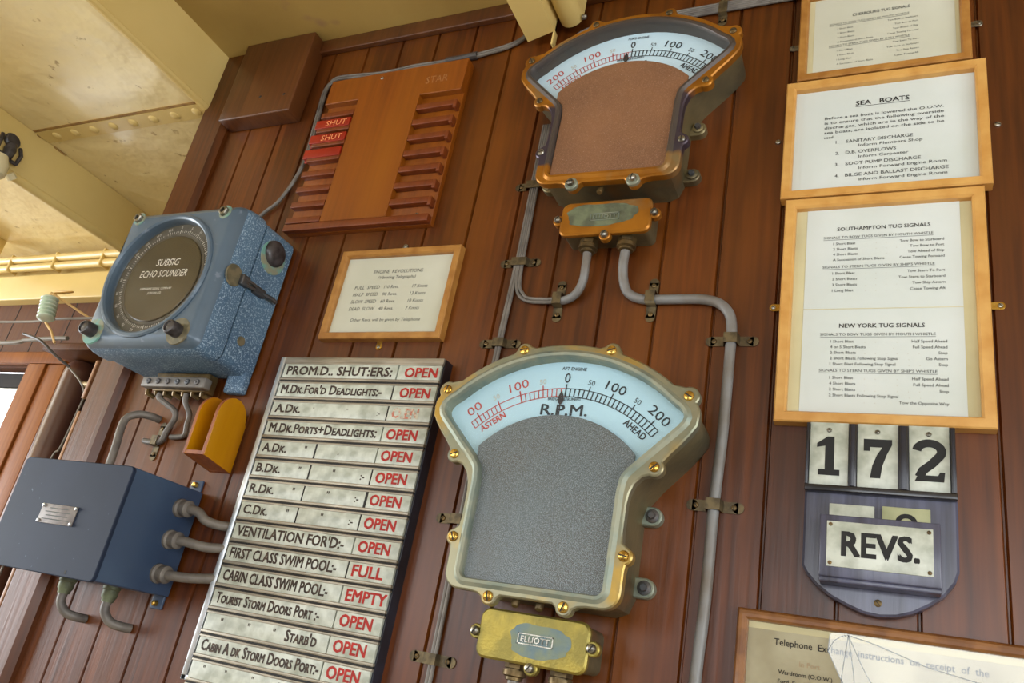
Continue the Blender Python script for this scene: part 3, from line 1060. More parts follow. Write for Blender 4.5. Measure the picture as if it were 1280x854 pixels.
clip(-.648, .905, True, .0145, .0095, 'brass cable clip on the flat bundle level with the upper gauge bottom')
clip(-.645, .727, True, .0145, .0095, 'brass cable clip where the flat cable bundle splits in two')
clip(-.6535, .556, True, .010, .0105, 'brass cable clip on the twin cables just above the lower gauge')
clip(-.665, .228, True, .010, .0105, 'brass cable clip peeping out left of the lower gauge')
clip(-.659, .006, True, .010, .0105, 'brass cable clip on the twin cables left of the yellow terminal box')
clip(-.550, .642, False, .0105, .016, 'upright brass cable clip on the looping cable between the gauges')
clip(-.376, .6395, False, .0095, .0185, 'upright brass cable clip on the level stretch of the right conduit')
clip(-.235, .560, True, .0095, .0185, 'brass cable clip under the right bend of the conduit')
clip(-.240, .288, True, .0095, .0185, 'brass cable clip on the conduit right of the lower gauge')
clip(-.305, 1.2965, False, .0140, .0092, 'upright clip on the level cable bundle at the top of the wall')


# ================================================================== framed notices
def strip_frame(t, x0, x1, z0, z1, wd, dep, m, prof='flat', nm='frame'):
    """four mitred mouldings in one mesh"""
    mb = MB().use(m)
    if prof == 'flat':
        sec = [(0, 0), (0, -dep + .002), (.002, -dep), (wd - .003, -dep), (wd, -dep + .004), (wd, -.006)]
    else:
        sec = [(0, 0), (0, -dep * .6)] + [(wd * .5 - wd * .5 * math.cos(R(a)), -dep * .6 - dep * .4 * math.sin(R(a))) for a in (30, 60, 90, 120, 150)] + [(wd, -dep * .55), (wd, -.006)]
    rings = []
    for u, y in sec:
        rings.append([mb.v((x0 + u, y, z0 + u)), mb.v((x1 - u, y, z0 + u)), mb.v((x1 - u, y, z1 - u)), mb.v((x0 + u, y, z1 - u))])
    for a, b in zip(rings, rings[1:]):
        for k in range(4):
            mb.face([a[k], a[(k + 1) % 4], b[(k + 1) % 4], b[k]])
    return mb.build(nm, t, smooth=30)


def hang_tab(t, x, z, ax, m):
    """little brass mirror plate screwed to the wall beside a frame; ax = direction it points"""
    mb = MB().use(m)
    dx, dz = ax
    l = .017
    o = []
    for a in range(-80, 81, 20):
        ca, sa = math.cos(R(a)), math.sin(R(a))
        o.append((x + (dx * ca - dz * sa) * .0065, z + (dz * ca + dx * sa) * .0065))
    o += [(x - dx * l - dz * .0055, z - dz * l + dx * .0055), (x - dx * l + dz * .0055, z - dz * l - dx * .0055)]
    mb.prism(o, 0, -.0022, b=.0004)
    tab = mb.build('hanging_tab', t, label='small metal hanging plate with a screw')
    MB().screw(x, -.0022, z, .0036, 'steel').build('screw', tab)


def rows(mb, data, y, ink='ink_soft'):
    for s, x, z, h, al, wd in data:
        mb.use(ink).text(s, x, z, h, y, wd=wd, align=al, bold=.004)


def underline(mb, x0, x1, z, y, ink='ink_soft', wd=.0007):
    mb.use(ink).ribbon([(x0, z), (x1, z)], wd, y)


def framed(label, x0, x1, z0, z1, wd, dep, m, prof='flat', paper='paper', mount=None, pr=None):
    t = thing('framed_notice', label, 'framed notice', (x0, 0, z0), 'framed notices on the bulkhead')
    strip_frame(t, x0, x1, z0, z1, wd, dep, m, prof)
    mb = MB()
    if mount:
        mb.use(mount).box(x0 + wd - .002, x1 - wd + .002, -.0075, -.001, z0 + wd - .002, z1 - wd + .002)
        a, b, c, d = pr
        mb.use(paper).box(a, b, -.0082, -.0075, c, d)
        y = -.0086
    else:
        mb.use(paper).box(x0 + wd - .002, x1 - wd + .002, -.0080, -.001, z0 + wd - .002, z1 - wd + .002)
        y = -.0084
    return t, mb, y


def glaze(t, x0, x1, z0, z1, wd, dep):
    mb = MB().use('glass')
    mb.cap([[(x0 + wd - .001, z0 + wd - .001), (x1 - wd + .001, z0 + wd - .001), (x1 - wd + .001, z1 - wd + .001), (x0 + wd - .001, z1 - wd + .001)]], -.0110)
    mb.build('glass', t, smooth=0, label='clear glass')


# --- Cherbourg (top, cut by the picture's edge)
c = (-.155, .121, 1.071, 1.285)
t, mb, y = framed('aged oak framed tug signal notice, topmost in the right-hand column', *c, .0155, .020, 'pine_old', paper='paper_cream', mount='mount', pr=(-.130, .099, 1.088, 1.268))
mb.use('ink_soft').text('CHERBOURG TUG SIGNALS', -.018, 1.2160, .0062, y, wd=.094, align='C', bold=.012)
for zz, s, k in ((1.2010, 'SIGNALS TO BOW TUGS GIVEN BY MOUTH WHISTLE', 0), (1.1490, "SIGNALS TO STERN TUGS GIVEN BY SHIP'S WHISTLE", 1)):
    mb.text(s, -.104, zz, .0038, y, wd=.132)
    underline(mb, -.104, .028, zz - .0018, y)
    L4 = (['1 Short Blast', '2 Short Blasts', '4 Short Blasts', 'A Succession of Short Blasts'], ['1 Short Blast', '2 Short Blasts', '1 Long Blast', 'A Succession of Short Blasts'])[k]
    R4 = (['Tow Bow to Starboard', 'Tow Bow to Port', 'Tow Ahead of Ship', 'Cease Towing Forward'], ['Tow Stern To Port', 'Tow Stern to Starboard', 'Tow Ship Astern', 'Cease Towing Aft'])[k]
    for i in range(4):
        mb.text(L4[i], -.090, zz - .0125 - i * .0105, .0036, y)
        mb.text(R4[i], .042, zz - .0105 - i * .0105, .0036, y, align='R')
mb.build('notice', t, smooth=0, label='printed white card')
glaze(t, *c, .0155, .02)
hang_tab(t, -.167, 1.166, (-1, 0), 'steel')
hang_tab(t, .134, 1.160, (1, 0), 'steel')

# --- Sea boats
c = (-.171, .1395, .8175, 1.0655)
t, mb, y = framed('pine framed SEA BOATS notice, second down in the right-hand column', *c, .0165, .022, 'pine', paper='paper', mount='paper', pr=(-.142, .103, .836, 1.047))
mb.use('ink').text('SEA   BOATS', -.015, 1.0080, .0090, y, wd=.083, align='C', bold=.02)
underline(mb, -.057, .027, 1.0050, y, 'ink', .0010)
para = ['Before a sea boat is lowered the O.O.W.', 'is to ensure that the following overside', 'discharges, which are in the way of the', 'sea boats, are isolated on the side to be', 'used']
for i, s in enumerate(para):
    mb.use('ink_soft').text(s, -.106, .9835 - i * .0103, .0056, y, wd=.183 if i < 4 else None, bold=.012)
for i, (a, b) in enumerate((('SANITARY DISCHARGE', 'Inform Plumbers Shop'), ('D.B. OVERFLOWS', 'Inform Carpenter'), ('SOOT PUMP DISCHARGE', 'Inform Forward Engine Room'), ('BILGE AND BALLAST DISCHARGE', 'Inform Forward Engine Room'))):
    zz = .9300 - i * .0232
    mb.use('ink_soft').text(str(i + 1) + '.', -.087, zz, .0060, y, bold=.012)
    mb.text(a, -.071, zz, .0062, y, wd=(.102, .077, .113, .152)[i], bold=.012)
    mb.text(b, -.051, zz - .0100, .0056, y, wd=(.096, .075, .130, .130)[i], bold=.010)
mb.build('notice', t, smooth=0, label='printed white card')
glaze(t, *c, .0165, .022)

# --- Southampton / New York
c = (-.1615, .1275, .4205, .8140)
t, mb, y = framed('tall pine framed two-part tug signal notice above the black revolutions board', *c, .0175, .022, 'pine', paper='paper', mount='mount', pr=(-.127, .094, .438, .797))
mb.use('ink').text('SOUTHAMPTON TUG SIGNALS', -.0135, .7545, .0066, y, wd=.134, align='C', bold=.012)


def sig(mb, zz, head, hw, left, right, dz):
    mb.use('ink_soft').text(head, -.101, zz, .0044, y, wd=hw, bold=.004)
    underline(mb, -.101, -.101 + hw, zz - .0022, y)
    for i, (a, b) in enumerate(zip(left, right)):
        q = zz - .0118 - i * dz
        mb.use('ink_soft').text(a, -.086, q, .0045, y, bold=.006)
        mb.text(b, .0715, q, .0045, y, align='R', bold=.006)
        wl = .036 if len(a) < 16 else (.075 if len(a) < 30 else .095)
        wr = .012 + .0026 * len(b)
        xx = -.086 + wl + .012
        while xx < .0715 - wr - .01:
            mb.use('ink_faint').text('.', xx, q, .0045, y)
            xx += .0145


sig(mb, .7400, 'SIGNALS TO BOW TUGS GIVEN BY MOUTH WHISTLE', .158, ['1 Short Blast', '2 Short Blasts', '4 Short Blasts', 'A Succession of Short Blasts'], ['Tow Bow to Starboard', 'Tow Bow to Port', 'Tow Ahead of Ship', 'Cease Towing Forward'], .0099)
sig(mb, .6855, "SIGNALS TO STERN TUGS GIVEN BY SHIP'S WHISTLE", .159, ['1 Short Blast', '2 Short Blasts', '3 Short Blasts', '1 Long Blast'], ['Tow Stern To Port', 'Tow Stern to Starboard', 'Tow Ship Astern', 'Cease Towing Aft'], .0103)
mb.use('mount').ribbon([(-.127, .6125), (.094, .6125)], .0012, y)
mb.use('ink').text('NEW YORK TUG SIGNALS', -.0155, .5800, .0068, y, wd=.117, align='C', bold=.014)
sig(mb, .5665, 'SIGNALS TO BOW TUGS GIVEN BY MOUTH WHISTLE', .158, ['1 Short Blast', '4 or 5 Short Blasts', '2 Short Blasts', '2 Short Blasts Following Stop Signal', '1 Short Blast Following Stop Signal'], ['Half Speed Ahead', 'Full Speed Ahead', 'Stop', 'Go Astern', 'Stop'], .0094)
sig(mb, .5065, "SIGNALS TO STERN TUGS GIVEN BY SHIP'S WHISTLE", .159, ['1 Short Blast', '4 Short Blasts', '2 Short Blasts', '2 Short Blasts Following Stop Signal', ''], ['Half Speed Ahead', 'Full Speed Ahead', 'Stop', '', 'Tow the Opposite Way'], .0094)
mb.build('notice', t, smooth=0, label='printed white card')
glaze(t, *c, .0175, .022)
hang_tab(t, -.1735, .6205, (-1, 0), 'brass_bright')
hang_tab(t, .1410, .6165, (1, 0), 'brass_bright')

# --- telephone exchange, broken glass, cut by the bottom edge
c = (-.195, .520, -.240, .1480)
t = thing('framed_notice', 'brown framed telephone notice with cracked glass at the bottom right', 'framed notice', (c[0], 0, c[2]), 'framed notices on the bulkhead')
strip_frame(t, *c, .0155, .020, 'brown_frame', 'round')
mb = MB().use('paper_grey').box(-.182, .507, -.0080, -.001, -.227, .136)
mb.use('mount').box(-.1795, .505, -.0084, -.0080, .124, .1325)
y = -.0086
mb.use('ink').text('Telephone  Exchange  instructions  on  receipt  of  the', -.145, .1060, .0085, y, wd=.250, bold=.004)
mb.use('ink_faint').text('In Port', -.112, .0830, .0065, y)
mb.use('ink').text('Wardroom (O.O.W.)', -.138, .0705, .0052, y, bold=.01)
mb.use('ink').text('Ford. Eng. Room', -.138, .0590, .0052, y, bold=.01)
mb.use('ink').text('Aft. Eng. Room', -.138, .0475, .0052, y, bold=.01)
mb.build('notice', t, smooth=0, label='stained paper notice')
# broken pane: pieces meeting at the impact point, the left one sitting askew
ip = (-.053, .131)
yg = -.0125
cuts = [(-.075, .131), (-.077, .108), (-.062, .078), (-.045, .050), (-.02, 0), (.02, -.1), (.03, -.227)]
left = [(-.1815, .1345), (-.1815, -.227)] + [(q[0] - .0006, q[1]) for q in cuts[::-1]]
mb = MB().use('glass_frame')
n0 = len(mb.bm.verts)
mb.cap([left], yg)
for v in mb.bm.verts:
    v.co.y = yg - .007 * (v.co.x + .1815) / .107
mb.build('glass_shard', t, smooth=0, label='left piece of the broken glass')
right = cuts + [(.507, -.227), (.507, .1345), (-.053, .1345)]
mb = MB().use('glass_frame')
mb.cap([right], yg)
mb.build('glass_shard', t, smooth=0, label='right pane of the broken glass')
mb = MB().use('crack')
for q in ([(-.077, .109), (-.070, .122), (-.060, .129), ip], [ip, (-.060, .08), (-.066, -.02)], [ip, (-.046, .085), (-.038, -.02)], [ip, (-.036, .095), (-.004, .04), (.05, -.04)], [ip, (-.02, .124), (.04, .106), (.11, .0945), (.5, .05)], cuts):
    mb.ribbon([tuple(a) for a in q], .0011, yg - .0006)
mb.build('crack', t, smooth=0, label='pale crack lines in the glass')

# --- engine revolutions
c = (-1.0645, -.7750, .5610, .7680)
t, mb, y = framed('brown framed cream card of engine speeds under the orange board', *c, .0155, .020, 'pine_old', paper='paper_cream')
mb.use('ink_soft').text('ENGINE  REVOLUTIONS', -.918, .7150, .0078, y, wd=.120, align='C', shear=.1, bold=-.004)
mb.text('(Vibrating Telegraphs)', -.918, .7020, .0070, y, wd=.092, align='C', shear=.2)
for i, (a, b, d) in enumerate((('FULL  SPEED', '110 Revs.', '17 Knots'), ('HALF  SPEED', '90 Revs.', '13 Knots'), ('SLOW  SPEED', '60 Revs.', '10 Knots'), ('DEAD  SLOW', '40 Revs.', '7 Knots'))):
    zz = .6790 - i * .0165
    mb.use('ink_soft').text(a, -1.015, zz, .0076, y, wd=.062, shear=.15, bold=-.006)
    mb.text(b, -.942, zz, .0072, y, wd=.036, shear=.15, bold=-.004)
    mb.text(d, -.874 - .001 * i, zz, .0072, y, wd=.036 if i < 3 else .032, shear=.15, bold=-.004)
mb.text('Other Revs. will be given by Telephone', -1.004, .6040, .0072, y, wd=.168, shear=.15, bold=-.004)
mb.build('notice', t, smooth=0, label='printed cream card')
glaze(t, *c, .0155, .02)
hang_tab(t, -.921, .781, (0, 1), 'steel')
hang_tab(t, -.921, .5495, (0, -1), 'brass_bright')

for x, z, s in ((-.183, .952, 'left'), (.152, .942, 'right')):
    mb = MB().screw(x, 0, z, .005, 'steel', h=.004)
    mb.build('wall_screw', label='bare steel screw head in the boards ' + s + ' of the sea boats notice', cat='screw')

# ================================================================== black revolutions board
t = thing('revolutions_board', 'black lacquered board with a rounded foot showing the revolutions ordered', 'sign board', (-.018, 0, .16))
mb = MB().use('black_wood_sheen')
o = [(.0755, .420), (.0770, .300), (.0765, .225), (.072, .211), (.060, .194), (.043, .180), (.024, .168), (.004, .1605), (-.016, .158), (-.036, .1600), (-.056, .167), (-.076, .176), (-.094, .189), (-.107, .203), (-.1125, .213), (-.1125, .420)]
mb.prism(o, 0, -.024, b=.003)
bd_o = mb.build('board', t)
MB().screw(-.0180, -.024, .1745, .0048, 'brass_dark', h=.002).build('screw', bd_o)
mb = MB().use('black_gloss')
mb.box(-.1125, .0765, -.036, -.024, .3155, .3245, .0015)
mb.build('ledge', t)
for x0, x1 in ((-.1125, -.1085), (-.0555, -.0460), (.0075, .0190), (.0700, .0760)):
    mb = MB().use('black_gloss')
    mb.box(x0, x1, -.0335, -.0245, .3245, .4155, .0006)
    mb.use('navy_black')
    mb.box(x0 + .002 if x1 - x0 > .006 else x0 + .001, x1 - .002 if x1 - x0 > .006 else x1 - .001, -.0362, -.0332, .3245, .4145, .0006)
    mb.build('runner', t)
# tray with its own plate
mb = MB().use('black_gloss')
mb.box(-.0885, .0545, -.054, -.032, .1960, .2075, .002)
mb.box(-.0885, -.0815, -.054, -.0245, .1960, .2775, .0015)
mb.box(.0475, .0545, -.054, -.0245, .1960, .2775, .0015)
mb.use('black_wood_sheen').box(-.0885, .0545, -.058, -.050, .1960, .2775, .0018)
mb.box(-.0885, .0545, -.0545, -.0245, .1900, .1970, .002)
mb.build('tray', t)
mb = MB().use('ivory').box(-.0795, .0460, -.0600, -.0578, .2090, .2685, .0004)
mb.use('ink').text('REVS.', -.0155, .2245, .0310, -.0602, wd=.0900, align='C', bold=.028)
pins = []
for x in (-.0750, .0415):
    for z in (.2135, .2640):
        pins.append((x, z))
lp = mb.build('legend_plate', t, label='ivory plate lettered REVS. with four screws')
for x, z in pins:
    MB().screw(x, -.0600, z, .0026, 'brass_dark', h=.001).build('screw', lp)


def digit_plate(x0, x1, d, label, seed):
    mb = MB().use('ivory').box(x0, x1, -.0295, -.0245, .3250, .4176, .0005)
    cx = (x0 + x1) / 2
    y = -.0298
    mb.use('ink')
    if d == '1':
        mb.cap([[(cx - .0050, .3395), (cx - .0050, .3825), (cx - .0160, .3800), (cx - .0160, .3860), (cx - .0020, .3965), (cx + .0072, .3965), (cx + .0072, .3395)]], y)
        mb.cap([[(cx - .0135, .3395), (cx - .0135, .3480), (cx + .0145, .3480), (cx + .0145, .3395)]], y - .0002)
    elif d == '7':
        mb.cap([[(cx - .0175, .3955), (cx + .0185, .3955), (cx + .0185, .3880), (cx + .0118, .3735), (cx + .0062, .3570), (cx + .0035, .3395), (cx - .0095, .3395), (cx - .0065, .3570), (cx - .0005, .3730), (cx + .0062, .3838), (cx - .0095, .3838), (cx - .0095, .3780), (cx - .0175, .3780)]], y)
    else:
        top = [(cx - .0001 + .0150 * math.cos(R(a)), .3815 + .0118 * math.sin(R(a))) for a in range(175, -46, -15)]
        st = top + [(cx + .003, .3640), (cx - .008, .3545), (cx - .0125, .3450)]
        mb.ribbon(st, .0112, y)
        mb.cap([[(cx - .0180, .3395), (cx + .0170, .3395), (cx + .0185, .3530), (cx + .0125, .3530), (cx + .0100, .3480), (cx - .0140, .3480)]], y - .0002)
    mb.screw(cx, -.0295, .4060, .0034, 'steel', h=.002)
    return mb.build('number_plate', label=label, cat='number plate', group='ivory digit plates of the revolutions board', origin=(cx, -.0245, .325), smooth=30)


digit_plate(-.1075, -.0565, '1', 'ivory number plate with a black 1 on the revolutions board', 1)
digit_plate(-.0450, .0065, '7', 'ivory number plate with a black 7 on the revolutions board', 2)
digit_plate(.0200, .0690, '2', 'ivory number plate with a black 2 on the revolutions board', 3)
mb = MB().use('ivory').box(-.0790, -.0225, -.0330, -.0290, .2080, .2990, .0005)
mb.build('number_plate', label='blank white spare plate sticking up left behind the tray front', cat='number plate', group='spare plates in the tray', origin=(-.05, -.03, .208))
mb = MB().use('ivory_green').box(-.0130, .0445, -.0330, -.0290, .2080, .3005, .0005)
mb.use('ink').ribbon([(.016 + .010 * math.cos(R(a)), .2810 + .0085 * math.sin(R(a))) for a in range(180, -1, -20)], .006, -.0333)
mb.build('number_plate', label='greenish spare plate with the top of a black figure, right behind the tray front', cat='number plate', group='spare plates in the tray', origin=(.016, -.03, .208))

# ================================================================== deck status board
SX0, SX1, SZ0, SZ1 = -1.130, -.7455, -.104, .5135
SD = .030
t = thing('status_board', 'tall ship status board with slotted nickel rails and black sides', 'sign board', (SX0, 0, SZ0))
mb = MB().use('navy_black')
mb.box(SX0 + .004, SX1 + .002, -SD + .004, 0, SZ0, SZ1 - .001)
mb.build('case', t, smooth=30)
mb = MB().use('nickel')
mb.box(SX0, SX0 + .012, -SD - .001, -.004, SZ0, SZ1, .0012)
mb.box(SX0, SX1, -SD - .001, -.004, SZ0, SZ0 + .009, .0012)
mb.build('edging', t, label='bright nickel left and bottom edging')
PITCH = .0405
TOP = .4990
NR = 15
for i in range(NR + 1):
    zt = TOP - i * PITCH
    mb = MB().use('alu')
    if i == 0:
        mb.box(SX0 + .012, SX1, -SD - .001, -SD + .006, zt + .001, SZ1, .0012)
        mb.box(SX0 + .016, SX1, -SD - .003, -SD + .004, zt - .0015, zt + .0035, .001)
    else:
        # rail: upper lip grips the plate above, groove, lower lip grips the plate below
        mb.box(SX0 + .014, SX1, -SD - .0030, -SD + .006, zt + .0052, zt + .0105, .0012)
        mb.use('slot').box(SX0 + .014, SX1 - .0005, -SD - .0004, -SD + .006, zt + .0005, zt + .0060)
        mb.use('alu').box(SX0 + .014, SX1, -SD - .0022, -SD + .006, zt - .0022, zt + .0018, .0008)
    mb.build('rail', t)
mb = MB()
mb.screw(SX1 + .0022, -SD * .5, .155, .0001, 'steel')
mb.bm.free()

ROWS = [('PROM.D.. SHUT:ERS:', 'OPEN', 0), ("M.Dk.For'd Deadlights:-", 'OPEN', 1), ('A.Dk.', 'O.EN', 2), ('M.Dk.Ports+Deadlights:', 'OPEN', 1),
        ('A.Dk.', 'OPEN', 3), ('B.Dk.', 'OPEN', 3), ('R.Dk.', 'OPEN', 3), ('C.Dk.', 'OPEN', 3), ("VENTILATION FOR'D:-", 'OPEN', 0), ('FIRST CLASS SWIM POOL:-', 'FULL', 0),
        ('CABIN CLASS SWIM POOL:-', 'EMPTY', 0), ('Tourist Storm Doors Port :-', 'OPEN', 1), ("Starb'd", 'OPEN', 4), ('Cabin A dk Storm Doors Port:-', 'OPEN', 1), ('S', '', 5)]
DESC = ['promenade deck shutters', 'main deck forward deadlights', 'faded A deck', 'main deck port deadlights', 'second A deck', 'B deck', 'R deck', 'C deck',
        'forward ventilation', 'first class swimming pool', 'cabin class swimming pool', 'tourist storm doors port side', 'starboard storm doors', 'cabin A deck storm doors', 'half-hidden bottom']
GN, GS = 'sliding name plates of the status board', 'sliding state plates of the status board'
for i, (nm, st, kind) in enumerate(ROWS):
    zt = TOP - i * PITCH - .0005
    zb = zt - PITCH + .0110
    zm = zb + .0070
    y0 = -SD - .0012
    yt = y0 - .0003
    lab = lambda what: what

    def plate(x0, x1, seed=0):
        mb = MB().use('ivory')
        mb.box(x0, x1, y0, -SD + .006, zb - .001, zt + .001, .0003)
        return mb
    xa = SX0 + .0165
    xd = -.8415
    if kind == 3:
        mb = plate(xa, -.9800)
        mb.use('brown_ink').text(nm, -1.105, zm, .0165, yt, wd=.058, bold=.030, smallcaps=True)
        mb.text("''", -1.004, zm + .003, .012, yt, bold=.02)
        mb.build('name_plate', label='ivory name plate of the ' + DESC[i] + ' row on the status board', cat='name plate', group=GN, origin=(xa, y0, zb), smooth=30)
        mb = plate(-.9770, xd)
        mb.use('brown_ink').text("''" if i != 4 else '.', -.925, zm + .003, .012, yt, bold=.02)
        if i != 4:
            mb.text(':-', -.862, zm + .001, .013, yt, bold=.02)
        mb.use('slot').box(-.9795, -.9770 + (.001 if i in (4, 5) else -.0015), y0 - .0004, y0 + .002, zb, zt)
        mb.build('name_plate', label='ivory ditto plate in the middle of the ' + DESC[i] + ' row', cat='name plate', group=GN, origin=(-.977, y0, zb), smooth=30)
    else:
        mb = plate(xa, xd)
        if kind == 0:
            wd = (.252, 0, 0, 0, 0, 0, 0, 0, .244, .241, .236)[i]
            mb.use('brown_ink').text(nm, -1.104, zm - .001, .0180, yt, wd=wd, bold=.028)
        elif kind == 1:
            wd = {1: .240, 3: .252, 11: .232, 13: .258}[i]
            mb.use('brown_ink').text(nm, -1.104, zm - .0005, .0180, yt, wd=wd, bold=.030, smallcaps=True)
        elif kind == 2:
            mb.use('brown_ink').text(nm, -1.104, zm, .0165, yt, wd=.062, bold=.030, smallcaps=True)
            for xx in (-1.012, -.932):
                mb.text("''", xx, zm + .004, .008, yt, bold=.0)
            mb.text(':-', -.862, zm + .001, .011, yt, bold=.0)
        elif kind == 4:
            for xx in (-1.078, -1.015, -.958):
                mb.use('brown_ink').text("''", xx, zm + .003, .012, yt, bold=.02)
            mb.text(nm, -.930, zm - .0005, .0180, yt, wd=.066, bold=.030, smallcaps=True)
        else:
            for xx in (-1.085, -1.035, -.975, -.918):
                mb.use('brown_ink').text("''", xx, zm + .006, .010, yt, bold=.01)
            mb.text("Starb'd", -.888, zm - .003, .0165, yt, wd=.040, bold=.01, smallcaps=True)
        mb.build('name_plate', label='ivory name plate of the ' + DESC[i] + ' row on the status board', cat='name plate', group=GN, origin=(xa, y0, zb), smooth=30)
    mb = plate(-.8385, SX1 - .0015)
    if i in (1, 2, 5, 6, 7, 9):
        mb.use('slot').box(-.8408, -.8360 if i == 6 else -.8392, y0 - .0004, y0 + .002, zb, zt)
    if st:
        wd = {'OPEN': .064, 'O.EN': .056, 'FULL': .062, 'EMPTY': .080}[st]
        mb.use('red_faded' if i == 2 else 'red_ink').text(st, -.8290 if i not in (1, 0) else -.8230, zm - .0015, .0185, yt, wd=wd if i else .070, bold=.032)
    mb.build('state_plate', label=('ivory plate with red ' + st + ' ending the ' if st else 'blank ivory state plate ending the ') + DESC[i] + ' row', cat='state plate', group=GS, origin=(-.8385, y0, zb), smooth=30)

# ================================================================== orange board with slots
BX0, BX1, BZ0, BZ1 = -1.2470, -.8650, .8250, 1.2580
t = thing('slotted_board', 'orange varnished wooden board with two columns of slots and faint lettering', 'sign board', (BX0, 0, BZ0))
mb = MB().use('orange_board').box(BX0, BX1, -.014, 0, BZ0, BZ1, .001)
mb.build('backboard', t)
mb = MB().use('orange_board')
o = [(BX0, 1.186), (-1.149, 1.186), (-1.149, BZ0 + .018), (-.973, BZ0 + .018), (-.973, 1.171), (-.866, 1.169), (BX1, 1.1765), (BX1, BZ1), (BX0, BZ1)]
mb.prism(o, -.014, -.030, b=.0012)
mb.use('board_text')
mb.text('STAR', -.965, 1.2000, .020, -.0303, wd=.058)
mb.build('front_panel', t, label='raised middle and head panel')
mb = MB().use('orange_slat').box(BX0, BX1, -.030, -.014, BZ0, BZ0 + .017, .0012)
mb.build('bottom_ledge', t)
for k in range(7):
    z = 1.1265 - k * .0427
    mb = MB().use('orange_slat').box(-.9715, -.868, -.030, -.014, z, z + .0150, .0012)
    mb.box(-.8745, -.8665, -.031, -.014, z - .0075, z + .0135, .0010)
    mb.build('ledge', t)
for k in range(8):
    z = 1.1440 - k * .0427 - .0005
    mb = MB().use('orange_slat').box(BX0 + .001, -1.1505, -.030, -.014, z, z + .0150, .0012)
    mb.build('ledge', t)
for x, z in ((-1.225, .848), (-.900, 1.150), (-.905, .8520), (-1.095, 1.2410)):
    mb = MB()
    mb.screw(x, -.014 if z != 1.2410 else -.030, z, .004, 'steel', h=.002)
    mb.build('screw', t)
for k, (z, s, l) in enumerate(((1.1075, 'SHUT', 'upper of the two red SHUT tags in the orange board'), (1.0645, 'SHUT', 'lower of the two red SHUT tags in the orange board'), (1.0220, '', 'plain orange-red tag below the SHUT tags in the orange board'))):
    mb = MB().use('tag_red').box(BX0 - .004 - .003 * k, -1.1515, -.0235, -.0205, z - .004, z + .0265, .0005)
    mb.box(BX0 - .004 - .003 * k, -1.1515, -.0325, -.0205, z + .0025, z + .0265, .0008)
    if s:
        mb.use('tag_text').text(s, -1.220, z + .0070, .0150, -.0328, wd=.059, bold=.0, shear=.05)
    mb.build('slot_tag', label=l, cat='tag', group='red tags in the orange board', origin=(BX0, -.0205, z), smooth=30)

# ================================================================== dark cover under the deckhead
t = thing('cover_box', 'dark stained wooden cover box in the top left corner of the bulkhead', 'wooden box', (-1.46, 0, 1.17))
mb = MB().use('wall_dark')
mb.box(-1.572, -1.341, -.050, .0, 1.170, 1.4240, .004)
mb.build('cover', t)
for x, z in ((-1.452, 1.229), (-1.373, 1.224)):
    mb = MB().use('slot').lathe([(.004, 0), (.003, .0006), (0, .0006)], (x, -.05, z), (0, -1, 0), 12)
    mb.build('screw', t)

# ================================================================== overhead cream ducts
mb = MB().use('cream')
pl = [(-.7280, -.95), (-.6570, -.95), (-.6570, -.036), (-.7280, -.0185)]
lo, hi = [mb.v((x, y, 1.286)) for x, y in pl], [mb.v((x, y, CEIL - .001)) for x, y in pl]
mb.face(lo)
mb.face(hi)
for i in range(4):
    mb.face([lo[i], lo[(i + 1) % 4], hi[(i + 1) % 4], hi[i]])
mb.box(-.6615, -.6570, -.036, -.020, 1.250, 1.288, .001)
mb.build('overhead_duct', label='square cream painted trunk under the deckhead above the upper gauge', cat='duct')
mb = MB().use('cream')
mb.tube([(-.628, -.95, 1.330), (-.628, -.022, 1.330)], .027, 20)
mb.use('cream').box(-.6540, -.602, -.95, -.022, 1.330, CEIL - .001)
mb.use('steel').lathe([(.006, 0), (.006, .006), (.003, .009)], (-.600, -.03, 1.318), (1, 0, 0), 12)
mb.build('overhead_duct', label='rounded cream painted trunk to the right of the square one', cat='duct')

# ================================================================== echo sounder
EX0, EX1, EZ0, EZ1 = -1.560, -1.2215, .4720, .8070
EC = (-1.397, .637)
t = thing('echo_sounder', 'blue-grey metal echo sounder with a large round black dial', 'ship instrument', (-1.39, 0, EZ0))
mb = MB().use('blue_speck')
o = rrect(EX0 + .004, EX1 + .003, EZ0 + .001, EZ1 - .003, .022, 6)
mb.prism(o, -.006, -.098)
mb.build('case', t)
mb = MB().use('blue_speck')
o = rrect(EX0 - .002, EX1 + .004, EZ0 - .003, EZ1 + .003, .026, 6)
mb.use('slot').prism(offset(o, -.007), -.098, -.103)
mb.use('blue_speck').sides(offset(o, -.007), -.103, o, -.103)
mb.sides(o, -.103, o, -.124)
prev, py = o, -.124
for k, (dd, yy_) in enumerate(((.002, .140), (.006, .156), (.011, .166), (.018, .174), (.026, .178))):
    if k == 2: mb.use('blue_lid')
    q = offset(o, -dd)
    mb.sides(prev, py, q, -yy_)
    prev, py = q, -yy_
mb.cap([prev, circle(EC[0], EC[1], .147, 56)], py)
mb.build('lid', t, smooth=50)
mb = MB().use('blue_lid')
prof = [(.1475, -.002), (.1475, .004), (.144, .0075), (.139, .0075), (.1355, .004), (.134, -.012), (.134, -.022)]
mb.lathe(prof, (EC[0], -.176, EC[1]), (0, -1, 0), 64, caps=False)
mb.build('bezel', t, label='rounded ring round the dial')
mb = MB().use('dial_ring')
yd = -.160
mb.lathe([(.137, 0), (.101, 0)], (EC[0], yd, EC[1]), (0, -1, 0), 64, caps=False)
mb.use('dial_mark')
